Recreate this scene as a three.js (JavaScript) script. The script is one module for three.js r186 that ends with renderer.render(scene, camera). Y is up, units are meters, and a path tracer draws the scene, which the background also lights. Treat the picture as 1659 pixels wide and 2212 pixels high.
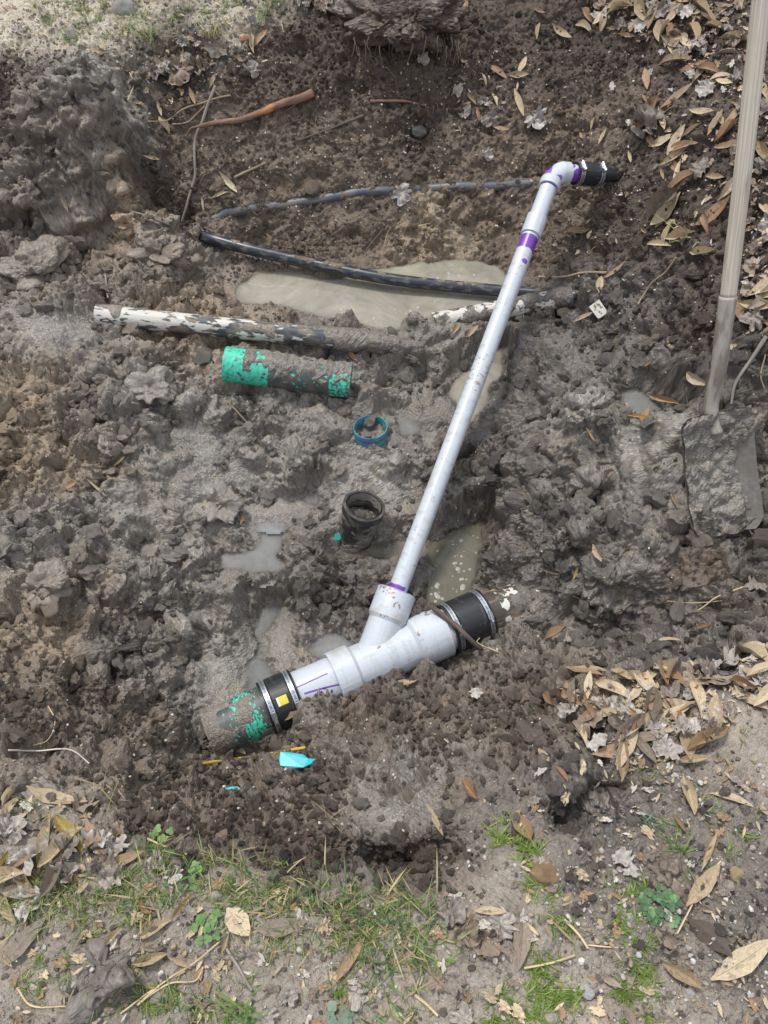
import * as THREE from 'three';
import { mergeGeometries, mergeVertices, toCreasedNormals } from 'three/addons/utils/BufferGeometryUtils.js';
import { FontLoader } from 'three/addons/loaders/FontLoader.js';
import { TextGeometry } from 'three/addons/geometries/TextGeometry.js';

// ------------------------------------------------------------------ camera, sky, sun, exposure
const scene = new THREE.Scene();
const EYE = new THREE.Vector3(0, 1.65, 0), PITCH = 55 * Math.PI / 180;
const camera = new THREE.PerspectiveCamera(67.3, 768 / 1024, 0.05, 200);
camera.position.copy(EYE);
camera.lookAt(0, EYE.y - Math.sin(PITCH), -Math.cos(PITCH));
scene.add(camera);

const renderer = new THREE.WebGLRenderer({ antialias: true });
renderer.setSize(768, 1024);
renderer.toneMapping = THREE.LinearToneMapping;
renderer.toneMappingExposure = 1.88;
renderer.shadowMap.enabled = true;
renderer.shadowMap.type = THREE.PCFSoftShadowMap;

{ // bright overcast: the brightness rises evenly from horizon to zenith
  const w = 64, h = 32, d = new Float32Array(w * h * 4);
  for (let j = 0; j < h; j++) for (let i = 0; i < w; i++) {
    const el = ((j + 0.5) / h - 0.5) * Math.PI, s = Math.max(0, Math.sin(el));
    const l = el > 0 ? 0.62 * (1 + 1.4 * s) / 2.4 : 0.3;
    d.set([l * 0.92, l * 0.985, l * 1.1, 1], (j * w + i) * 4);
  }
  const t = new THREE.DataTexture(d, w, h, THREE.RGBAFormat, THREE.FloatType);
  t.mapping = THREE.EquirectangularReflectionMapping;
  t.magFilter = t.minFilter = THREE.LinearFilter; t.needsUpdate = true;
  scene.background = t; scene.environment = t;
}
const sun = new THREE.DirectionalLight(0xfffaf3, 1.5);
sun.position.set(-1.6, 5, -3.0); sun.target.position.set(0, -0.2, -1.4);
sun.castShadow = true; sun.shadow.radius = 20; sun.shadow.mapSize.set(2048, 2048);
Object.assign(sun.shadow.camera, { left: -3, right: 3, top: 3, bottom: -3, near: 0.5, far: 12 });
scene.add(sun, sun.target);

// ------------------------------------------------------------------ random numbers and noise
function rngOf(seed) { let s = seed >>> 0; return () => { s = (s + 0x6D2B79F5) | 0; let t = Math.imul(s ^ (s >>> 15), 1 | s); t = (t + Math.imul(t ^ (t >>> 7), 61 | t)) ^ t; return ((t ^ (t >>> 14)) >>> 0) / 4294967296; }; }
const PERM = new Uint8Array(512); { const r = rngOf(7), p = [...Array(256).keys()]; for (let i = 255; i > 0; i--) { const j = Math.floor(r() * (i + 1)); [p[i], p[j]] = [p[j], p[i]]; } for (let i = 0; i < 512; i++) PERM[i] = p[i & 255]; }
const fade = t => t * t * t * (t * (t * 6 - 15) + 10), mix = (a, b, t) => a + (b - a) * t;
const clamp = (x, a = 0, b = 1) => Math.min(b, Math.max(a, x)), sstep = (a, b, x) => { const t = clamp((x - a) / (b - a)); return t * t * (3 - 2 * t); };
function grad(h, x, y, z) { const u = (h & 8) ? y : x, v = (h & 12) === 0 ? y : ((h & 13) === 12 ? x : z); return ((h & 1) ? -u : u) + ((h & 2) ? -v : v); }
function pn(x, y, z) { // gradient noise, about -1 to 1
  const xi = Math.floor(x), yi = Math.floor(y), zi = Math.floor(z); x -= xi; y -= yi; z -= zi;
  const X = xi & 255, Y = yi & 255, Z = zi & 255, u = fade(x), v = fade(y), w = fade(z);
  const A = PERM[X] + Y, AA = PERM[A & 255] + Z, AB = PERM[(A + 1) & 255] + Z, B = PERM[(X + 1) & 255] + Y, BA = PERM[B & 255] + Z, BB = PERM[(B + 1) & 255] + Z;
  const g = (i, a, b, c) => grad(PERM[i & 255] & 15, a, b, c);
  return mix(mix(mix(g(AA, x, y, z), g(BA, x - 1, y, z), u), mix(g(AB, x, y - 1, z), g(BB, x - 1, y - 1, z), u), v),
    mix(mix(g(AA + 1, x, y, z - 1), g(BA + 1, x - 1, y, z - 1), u), mix(g(AB + 1, x, y - 1, z - 1), g(BB + 1, x - 1, y - 1, z - 1), u), v), w);
}
const fbm = (x, y, z, n = 3) => { let s = 0, a = 0.5; for (let i = 0; i < n; i++) { s += a * pn(x, y, z); x = x * 2.03 + 11.7; y = y * 2.03 + 5.1; z = z * 2.03 + 3.3; a *= 0.5; } return s; };
const H3 = (x, y, z) => PERM[(PERM[(PERM[x & 255] + y) & 255] + z) & 255];
const W = { f1: 0, f2: 0, id: 0 };
function worley(x, y, z) { // nearest two feature points
  const xi = Math.floor(x), yi = Math.floor(y), zi = Math.floor(z); let f1 = 9, f2 = 9, id = 0;
  for (let i = -1; i <= 1; i++) for (let j = -1; j <= 1; j++) for (let k = -1; k <= 1; k++) {
    const h = H3(xi + i, yi + j, zi + k);
    const dx = xi + i + PERM[h + 1] / 255 - x, dy = yi + j + PERM[h + 67] / 255 - y, dz = zi + k + PERM[h + 131] / 255 - z, d = dx * dx + dy * dy + dz * dz;
    if (d < f1) { f2 = f1; f1 = d; id = h; } else if (d < f2) f2 = d;
  }
  W.f1 = Math.sqrt(f1); W.f2 = Math.sqrt(f2); W.id = id / 255;
}
const lin = (r, g, b) => new THREE.Color().setRGB(r / 255, g / 255, b / 255, THREE.SRGBColorSpace);

// ------------------------------------------------------------------ where the eye looks: survey lines from the photograph (1659 x 2212 raster) to places in the trench
const FOC = 1106 / Math.tan(67.3 / 2 * Math.PI / 180);
const FWD = new THREE.Vector3(0, -Math.sin(PITCH), -Math.cos(PITCH)), UPV = new THREE.Vector3(0, Math.cos(PITCH), -Math.sin(PITCH));
const sight = (u, v) => FWD.clone().addScaledVector(UPV, (1106 - v) / FOC).add(new THREE.Vector3((u - 829.5) / FOC, 0, 0));
const atDepth = (u, v, d) => sight(u, v).multiplyScalar(d).add(EYE);
const atLevel = (u, v, y) => { const s = sight(u, v); return s.multiplyScalar((y - EYE.y) / s.y).add(EYE); };

// ------------------------------------------------------------------ objects
const used = {};
const numbered = n => { const k = used[n] = (used[n] ?? -1) + 1; return k ? `${n}_${String(k).padStart(3, '0')}` : n; };
function tag(o, label, category, group, kind) { if (label && label.split(' ').length > 16) label = label.replace(' in mud', ''); if (label) o.userData.label = label; if (category) o.userData.category = category; if (group) o.userData.group = group; if (kind) o.userData.kind = kind; return o; }
function shade(o) { o.castShadow = o.receiveShadow = true; return o; }
function thing(name, at, label, category, group) { const g = new THREE.Group(); g.name = numbered(name); g.position.copy(at); scene.add(g); return tag(g, label, category, group); }
function rootOffset(p) { const o = new THREE.Vector3(); while (p && p !== scene) { o.add(p.position); p = p.parent; } return o; }
function part(parent, name, geo, mat, label) { // geometry comes in world places
  const o = rootOffset(parent); geo.translate(-o.x, -o.y, -o.z);
  const m = shade(new THREE.Mesh(geo, mat)); m.name = name; parent.add(m); if (label) m.userData.label = label; return m;
}
function single(name, geo, mat, label, category, group, kind) { const m = shade(new THREE.Mesh(geo, mat)); m.name = numbered(name); scene.add(m); return tag(m, label, category, group, kind); }
function tex(w, h, fn, { srgb = true, repeat } = {}) { // fn(u, v) -> [r, g, b] 0..255
  const d = new Uint8Array(w * h * 4);
  for (let j = 0; j < h; j++) for (let i = 0; i < w; i++) { const c = fn((i + 0.5) / w, (j + 0.5) / h), k = (j * w + i) * 4; d[k] = clamp(c[0], 0, 255); d[k + 1] = clamp(c[1], 0, 255); d[k + 2] = clamp(c[2], 0, 255); d[k + 3] = 255; }
  const t = new THREE.DataTexture(d, w, h); t.magFilter = THREE.LinearFilter; t.minFilter = THREE.LinearMipmapLinearFilter; t.generateMipmaps = true; t.wrapS = t.wrapT = THREE.RepeatWrapping;
  if (srgb) t.colorSpace = THREE.SRGBColorSpace; if (repeat) t.repeat.set(...repeat); t.needsUpdate = true; return t;
}
// noise that tiles over 0..1 by wrapping on a torus-like loop
const tile = (u, v, f, s = 0) => { const a = u * 6.28319, b = v * 6.28319, r = f / 6.28319; return fbm(Math.cos(a) * r + s, Math.sin(a) * r + Math.cos(b) * r * 1.01 + 7, Math.sin(b) * r + 3 + s, 4); };
// ------------------------------------------------------------------ the dug ground
// heights along the survey lines: [u, v, height]
const LEVELS = [
  [-300, -250, .44], [400, -250, .44], [900, -250, .45], [1400, -250, .48], [2000, -250, .5],
  [-250, 0, .34], [0, 0, .36], [300, 0, .38], [600, 0, .38], [850, 0, .39], [1100, 0, .36], [1400, 0, .42], [1659, 0, .46], [1950, 0, .5],
  [-250, 130, .28], [0, 120, .3], [250, 110, .31], [450, 110, .30], [620, 90, .31], [850, 130, .29], [1050, 110, .26], [1250, 110, .29], [1400, 100, .34], [1659, 100, .42], [1950, 100, .46],
  // spoil mass at the left, its crest and its foot
  [-200, 250, .2], [0, 230, .2], [100, 190, .25], [210, 195, .26], [270, 260, .2], [60, 350, .1], [200, 350, .12], [270, 400, .06], [0, 450, 0], [150, 470, -.04], [250, 480, -.07], [-200, 480, .05],
  // far face
  [330, 230, .17], [330, 330, .06], [330, 420, -.06], [420, 260, .14], [420, 360, .02], [420, 450, -.10],
  [560, 220, .18], [560, 330, .06], [560, 430, -.06], [560, 500, -.15],
  [720, 200, .2], [720, 300, .09], [720, 400, -.02], [720, 480, -.12], [720, 550, -.2],
  [900, 230, .17], [900, 330, .05], [900, 430, -.05], [900, 500, -.14], [900, 555, -.2],
  [1080, 220, .18], [1080, 320, .08], [1080, 420, -.03], [1080, 500, -.13], [1080, 570, -.19],
  [1240, 220, .2], [1240, 320, .10], [1240, 430, 0], [1240, 520, -.08], [1220, 600, -.14],
  [1350, 250, .24], [1380, 350, .17], [1380, 470, .07], [1380, 570, .0], [1350, 680, -.1],
  [1520, 200, .34], [1520, 350, .26], [1540, 500, .18], [1540, 650, .13], [1500, 760, .06],
  [1659, 300, .36], [1659, 500, .27], [1659, 700, .2], [1659, 820, .13], [1900, 300, .42], [1900, 600, .33], [1900, 850, .25],
  // left spoil slope
  [330, 520, -.07], [420, 560, -.13], [480, 620, -.18], [300, 600, -.08], [150, 600, -.06], [0, 600, -.05], [-250, 620, .0],
  [0, 750, -.08], [150, 720, -.09], [210, 640, -.09], [-250, 800, -.03],
  [0, 900, -.1], [200, 880, -.15], [350, 830, -.15], [450, 760, -.17], [-250, 1000, -.04],
  [0, 1050, -.15], [200, 1050, -.23], [400, 1000, -.26], [500, 900, -.24], [100, 1200, -.22], [300, 1200, -.32], [450, 1150, -.37],
  // shelf with the loose pipe, before the pool
  [600, 690, -.17], [700, 720, -.19], [850, 740, -.2], [950, 720, -.21], [800, 800, -.23], [620, 880, -.24], [700, 960, -.27], [840, 880, -.26], [900, 830, -.27], [600, 1010, -.31], [500, 1060, -.34],
  [800, 1000, -.30], [920, 1000, -.30], [700, 1060, -.34], [880, 1100, -.35], [640, 1170, -.38], [720, 1200, -.40], [860, 1150, -.39],
  // right side of the floor
  [1080, 740, -.22], [1150, 700, -.18], [1100, 850, -.25], [1030, 950, -.28], [1000, 1080, -.34], [1080, 1150, -.38], [1200, 800, -.15], [1200, 950, -.18], [1200, 1080, -.24], [1180, 1200, -.31],
  [1350, 800, -.08], [1350, 880, -.12], [1350, 1000, -.12], [1350, 1120, -.16], [1330, 1230, -.2],
  [1470, 850, .0], [1470, 920, .06], [1480, 1000, .0], [1500, 1130, -.11], [1600, 930, .08], [1640, 1150, -.12], [1560, 880, .10], [1660, 900, .09], [1690, 1000, .03], [1720, 1150, -.06], [1950, 1050, .12],
  [1500, 1230, -.15], [1650, 1250, -.13], [1900, 1300, -.03],
  // floor round the junction fitting
  [520, 1290, -.43], [400, 1300, -.39], [250, 1350, -.33], [100, 1350, -.23], [0, 1300, -.19], [-250, 1300, -.05],
  [680, 1290, -.45], [760, 1330, -.48], [690, 1340, -.47], [640, 1420, -.5], [500, 1420, -.46], [560, 1500, -.5], [450, 1480, -.45], [400, 1560, -.44], [320, 1480, -.38],
  [900, 1240, -.44], [1060, 1240, -.42], [1100, 1320, -.44], [1180, 1320, -.42], [1300, 1320, -.36], [1420, 1310, -.29], [1200, 1260, -.37], [1550, 1330, -.16], [1659, 1350, -.1], [1850, 1450, -.02],
  [900, 1300, -.50], [1000, 1430, -.52], [1060, 1400, -.42],
  [480, 1600, -.50], [560, 1625, -.50], [400, 1640, -.40],
  // heaped mud against the near side of the fitting
  [640, 1590, -.41], [660, 1560, -.405], [700, 1540, -.395], [740, 1525, -.40], [800, 1510, -.415], [880, 1480, -.43], [950, 1470, -.43], [1010, 1460, -.41], [1090, 1420, -.37], [620, 1640, -.40], [720, 1640, -.34], [860, 1600, -.33], [1000, 1560, -.30], [1100, 1500, -.29],
  [720, 1740, -.25], [850, 1720, -.22], [980, 1680, -.19], [560, 1720, -.28], [450, 1720, -.25], [300, 1640, -.25], [150, 1600, -.2], [0, 1580, -.13], [-250, 1600, .0],
  // back to grade on the near side
  [1150, 1580, -.18], [1200, 1500, -.2], [1300, 1450, -.16], [1300, 1560, -.08], [1450, 1450, -.08], [1600, 1450, -.04], [1450, 1600, -.03], [1620, 1650, .0], [1850, 1700, .02],
  [1120, 1700, -.1], [1250, 1700, -.05], [1270, 1780, -.07], [1050, 1800, -.06], [960, 1830, -.1], [820, 1830, -.17], [700, 1830, -.13], [560, 1800, -.13], [400, 1760, -.12], [250, 1720, -.1], [100, 1690, -.06],
  [0, 1750, -.02], [200, 1830, -.02], [400, 1870, -.02], [560, 1890, -.03], [700, 1905, -.02], [850, 1915, -.01], [980, 1900, -.01], [1050, 1880, 0], [1250, 1860, 0], [1450, 1800, 0], [1659, 1850, .02],
  [-250, 1850, .01], [0, 2000, .0], [300, 2000, 0], [600, 2050, 0], [900, 2050, 0], [1200, 2050, .005], [1500, 2050, .01], [1900, 2000, .02],
  [-250, 2250, 0], [300, 2250, 0], [830, 2250, 0], [1300, 2250, 0], [1900, 2250, .01], [-250, 2700, 0], [830, 2700, 0], [1900, 2700, 0],
].map(([u, v, y]) => { const p = atLevel(u, v, y); return [p.x, p.z, y]; });

// thin-plate surface through the levels
const coarse = { x0: -2.7, z0: -4.3, d: 0.025, nx: 217, nz: 220, y: null };
{
  const n = LEVELS.length, N = n + 3, M = [], U = r2 => r2 < 1e-12 ? 0 : r2 * Math.log(r2) * 0.5;
  for (let i = 0; i < n; i++) { const r = new Float64Array(N + 1); for (let j = 0; j < n; j++) r[j] = U((LEVELS[i][0] - LEVELS[j][0]) ** 2 + (LEVELS[i][1] - LEVELS[j][1]) ** 2); r[i] += 0.0006; r[n] = 1; r[n + 1] = LEVELS[i][0]; r[n + 2] = LEVELS[i][1]; r[N] = LEVELS[i][2]; M.push(r); }
  for (let k = 0; k < 3; k++) { const r = new Float64Array(N + 1); for (let j = 0; j < n; j++) r[j] = k === 0 ? 1 : LEVELS[j][k - 1]; M.push(r); }
  for (let c = 0; c < N; c++) { let b = c; for (let r = c + 1; r < N; r++) if (Math.abs(M[r][c]) > Math.abs(M[b][c])) b = r; [M[c], M[b]] = [M[b], M[c]]; for (let r = c + 1; r < N; r++) { const f = M[r][c] / M[c][c]; if (f) for (let k = c; k <= N; k++) M[r][k] -= f * M[c][k]; } }
  const w = new Float64Array(N); for (let r = N - 1; r >= 0; r--) { let s = M[r][N]; for (let k = r + 1; k < N; k++) s -= M[r][k] * w[k]; w[r] = s / M[r][r]; }
  const { x0, z0, d, nx, nz } = coarse, y = coarse.y = new Float32Array(nx * nz);
  for (let j = 0; j < nz; j++) for (let i = 0; i < nx; i++) {
    const x = x0 + i * d, z = z0 + j * d; let s = w[n] + w[n + 1] * x + w[n + 2] * z;
    for (let k = 0; k < n; k++) s += w[k] * U((x - LEVELS[k][0]) ** 2 + (z - LEVELS[k][1]) ** 2);
    y[j * nx + i] = s;
  }
}
const cr = (a, b, c, d, t) => b + 0.5 * t * (c - a + t * (2 * a - 5 * b + 4 * c - d + t * (3 * (b - c) + d - a)));
function gridAt(g, x, z) {
  const fx = clamp((x - g.x0) / g.d, 1, g.nx - 3.001), fz = clamp((z - g.z0) / g.d, 1, g.nz - 3.001), i = Math.floor(fx), j = Math.floor(fz), t = fx - i, r = [];
  for (let k = -1; k < 3; k++) { const o = (j + k) * g.nx + i; r.push(cr(g.y[o - 1], g.y[o], g.y[o + 1], g.y[o + 2], t)); }
  return cr(r[0], r[1], r[2], r[3], fz - j);
}
// hollows and swellings: [u, v, level, radius across, radius along, height]
const BUMPS = [
  [170, 300, .16, .16, .09, .07], [215, 215, .25, .08, .05, .05], [60, 420, .05, .1, .07, .05], [300, 395, -.05, .06, .05, -.08], [330, 440, -.07, .05, .04, -.05], [420, 505, -.11, .035, .025, .045], [450, 470, -.11, .03, .02, .02], [360, 500, -.08, .05, .03, .05], [440, 590, -.15, .05, .03, .05], [640, 1000, -.30, .08, .04, .045], [560, 960, -.27, .07, .03, .035], [880, 1000, -.3, .06, .03, .03], [1240, 900, -.15, .08, .05, .05], [1150, 1080, -.25, .06, .05, .04], [1080, 1000, -.25, .04, .08, -.03], [1230, 1170, -.27, .07, .04, .05], [1380, 1110, -.15, .06, .04, .035], [700, 1160, -.38, .04, .02, -.03], [660, 1790, -.17, .16, .035, .05], [950, 1790, -.13, .08, .03, .04], [500, 1760, -.2, .06, .025, -.035], [1000, 1660, -.2, .1, .06, .03], [330, 1700, -.16, .1, .035, -.03], [600, 800, -.2, .03, .015, -.02], [1210, 1020, -.2, .05, .04, -.05], [430, 880, -.2, .07, .04, .045], [300, 1120, -.27, .06, .04, .04], [180, 1240, -.24, .07, .04, .04], [330, 1330, -.36, .06, .03, -.04], [400, 1200, -.36, .06, .04, .035], [240, 1480, -.31, .06, .04, .04], [420, 1360, -.4, .07, .03, .045], [1500, 1290, -.15, .08, .03, .03], [1160, 880, -.2, .05, .05, -.03],
  [1300, 1045, -.17, .055, .04, -.12], [1355, 1040, -.15, .05, .035, .03], [1280, 1000, -.13, .07, .04, .04], [830, 1852, -.12, .11, .03, -.11], [900, 1850, -.1, .05, .03, -.04], [680, 1850, -.11, .05, .025, .035], [300, 400, -.05, .07, .06, -.06], [420, 480, -.1, .06, .04, -.03],
  [870, 50, .36, .14, .07, .06], [790, 110, .3, .06, .04, .03], [1340, 860, -.1, .06, .05, -.045], [1660, 1000, .03, .035, .12, -.06], [1280, 1750, -.06, .06, .03, -.05], [460, 1080, -.35, .04, .03, .03], [570, 1395, -.48, .02, .05, .0],
  [560, 830, -.2, .03, .02, .0], [370, 790, -.13, .05, .03, -.04], [300, 730, -.12, .07, .02, -.035], [200, 2110, 0, .05, .05, .045], [545, 1615, -.5, .07, .03, -.03], [1000, 1450, -.45, .05, .02, -.06], [960, 1470, -.44, .03, .015, -.03],
  [350, 530, -.08, .07, .04, .045], [270, 480, -.06, .05, .03, .03], [90, 1270, -.2, .05, .03, .03], [60, 560, -.04, .08, .05, .04], [320, 840, -.14, .06, .04, .035], [250, 960, -.18, .06, .03, .02], [1560, 855, .1, .05, .03, .02], [1390, 1310, -.3, .06, .04, .025],
  [1500, 1240, -.15, .15, .03, .02], [1620, 720, .15, .08, .05, -.02], [800, 1470, -.46, .02, .01, .0],
].map(([u, v, y, a, b, h]) => { const p = atLevel(u, v, y); return [p.x, p.z, a, b, h]; });
// standing water: level and outline
const POOLS = {
  trench_pool: { y: -.2, deep: .06, pts: [[505, 625], [560, 592], [640, 588], [720, 600], [790, 590], [860, 572], [960, 560], [1075, 566], [1095, 600], [1100, 650], [1115, 690], [1010, 700], [930, 700], [880, 690], [855, 715], [790, 705], [715, 690], [640, 668], [560, 660], [510, 655]] },
  mud_puddle: { y: -.285, deep: .02, pts: [[915, 890], [960, 850], [1000, 815], [1040, 775], [1085, 755], [1090, 790], [1060, 830], [1040, 880], [1000, 920], [930, 905]] },
  side_puddle: { y: -.285, deep: .012, pts: [[850, 895], [880, 905], [912, 915], [905, 935], [870, 938], [852, 915]] },
  shelf_puddle: { y: -.39, deep: .024, pts: [[525, 1090], [575, 1102], [610, 1085], [680, 1058], [692, 1080], [660, 1115], [600, 1125], [545, 1130], [528, 1110]] },
  thin_puddle: { y: -.4, deep: .02, pts: [[468, 1180], [510, 1200], [550, 1190], [580, 1150], [605, 1150], [600, 1200], [620, 1230], [560, 1240], [520, 1225], [480, 1215]] },
  stub_puddle: { y: -.43, deep: .016, pts: [[715, 1195], [790, 1185], [840, 1170], [880, 1170], [895, 1195], [850, 1205], [800, 1200], [740, 1205]] },
  foam_puddle: { y: -.46, deep: .03, pts: [[915, 1180], [950, 1170], [1000, 1140], [1040, 1125], [1045, 1170], [1030, 1220], [1010, 1270], [985, 1295], [940, 1310], [915, 1290], [918, 1260], [950, 1230], [930, 1210]] },
  bootprint_puddle: { y: -.49, deep: .026, pts: [[560, 1315], [590, 1304], [620, 1315], [628, 1345], [625, 1390], [632, 1420], [628, 1475], [600, 1500], [560, 1510], [530, 1500], [535, 1440], [558, 1420], [566, 1380], [556, 1345]] },
  crotch_puddle: { y: -.49, deep: .022, pts: [[668, 1392], [700, 1376], [740, 1378], [775, 1390], [765, 1420], [720, 1430], [690, 1420]] },
  shovel_puddle: { y: -.115, deep: .012, pts: [[1345, 850], [1385, 848], [1430, 880], [1455, 905], [1420, 915], [1375, 895], [1350, 875]] },
  dish_puddle: { y: -.36, deep: .006, pts: [[312, 1180], [330, 1172], [342, 1185], [330, 1205], [314, 1203]] },
};
for (const k in POOLS) { const P = POOLS[k]; P.w = P.pts.map(([u, v]) => { const p = atLevel(u, v, P.y); return [p.x, p.z]; }); P.c = P.w.reduce((a, p) => [a[0] + p[0] / P.w.length, a[1] + p[1] / P.w.length], [0, 0]); P.r = Math.max(...P.w.map(p => Math.hypot(p[0] - P.c[0], p[1] - P.c[1]))) + 0.22; }
const POOL_LIST = Object.values(POOLS);
function outlineDist(w, x, z) { let d = 1e9, inside = false; for (let i = 0, j = w.length - 1; i < w.length; j = i++) { const [ax, az] = w[j], [bx, bz] = w[i], ex = bx - ax, ez = bz - az, t = clamp(((x - ax) * ex + (z - az) * ez) / (ex * ex + ez * ez)); d = Math.min(d, (x - ax - ex * t) ** 2 + (z - az - ez * t) ** 2); if ((az > z) !== (bz > z) && x < ax + (z - az) / (bz - az) * ex) inside = !inside; } return (inside ? -1 : 1) * Math.sqrt(d); }

// the block of spoil at the left stands with a broken edge
const MASS = [[40, 190, .2], [150, 160, .26], [235, 200, .25], [278, 260, .19], [305, 350, .09], [290, 430, .0], [240, 490, -.07], [100, 505, -.04], [0, 480, 0], [-100, 300, .12]].map(([u, v, y]) => { const p = atLevel(u, v, y); return [p.x, p.z]; });
function far(x, z) { return mix(0, 0.47, sstep(-0.4, -3.2, z)); }
function baseY(x, z) {
  let y = gridAt(coarse, x, z);
  for (const [bx, bz, a, b, h] of BUMPS) { const q = ((x - bx) / a) ** 2 + ((z - bz) / b) ** 2; if (q < 9) y += h * Math.exp(-q); }
  if (x < -.7 && z < -2.2) { const d = outlineDist(MASS, x, z) + .05 * pn(x * 9, 2, z * 9) + .02 * pn(x * 25, 5, z * 25); if (d < 0.03) y += .085 * sstep(.0, .05, -d + .0); }
  const out = Math.max(sstep(1.9, 2.5, Math.abs(x)), sstep(0.55, 0.95, z), sstep(-3.55, -4.1, z));
  return out ? mix(y, far(x, z) + 0.02 * pn(x * .8, 3, z * .8), out) : y;
}
function poolBend(x, z, y) { // returns [height, how far under water the mud lies smooth]
  let calm = 0, shore = 0;
  for (const P of POOL_LIST) {
    if (Math.hypot(x - P.c[0], z - P.c[1]) > P.r) continue;
    const d = outlineDist(P.w, x, z) - (P.r < .5 ? .011 : .004) + 0.016 * pn(x * 20, 1.5, z * 20) + 0.012 * pn(x * 48, 4.5, z * 48) + 0.006 * pn(x * 120, 4.5, z * 120);
    if (d > 0.16) continue;
    const want = P.y + (d < 0 ? Math.max(-P.deep, d * 0.9) : Math.min(d, .05) * 0.4), w = d < 0.095 ? 1 : 1 - sstep(0.095, 0.16, d);
    y = d > 0 && want < y ? mix(y, want, 1 - sstep(0, .06, d)) : mix(y, want, w); calm = Math.max(calm, d < 0 ? sstep(0.006, -0.02, d) : 0); shore = Math.max(shore, d > 0 ? sstep(.1, .05, d) : 0);
  }
  return [y, calm, shore];
}
// soil kinds: colour, lumpiness, clod share, and where they lie
const SOIL = {
  humus: { c: [72, 60, 51], lump: .55, crumb: 1, wet: 0.3 }, loam: { c: [98, 84, 70], lump: .6, crumb: .8, wet: 0.3 }, dust: { c: [160, 150, 132], lump: .35, crumb: .6, wet: 0 }, spoil: { c: [116, 105, 94], lump: 1.35, crumb: .5, wet: 0.5 }, clay: { c: [132, 114, 92], lump: 1.2, crumb: .6, wet: 0.5 },
  grey: { c: [120, 113, 103], lump: 1.3, crumb: .22, wet: 0.8 }, floor: { c: [112, 104, 94], lump: 1.05, crumb: .12, wet: 0.88 }, dark: { c: [90, 83, 76], lump: 1.15, crumb: .25, wet: 0.8 }, berm: { c: [98, 86, 74], lump: 1.05, crumb: .8, wet: 0.5 }, turf: { c: [132, 122, 110], lump: .34, crumb: .14, wet: 0.15 }, grit: { c: [104, 96, 88], lump: .4, crumb: .3, wet: 0.3 }, smear: { c: [122, 115, 105], lump: .5, crumb: .03, wet: 1 },
};
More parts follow.
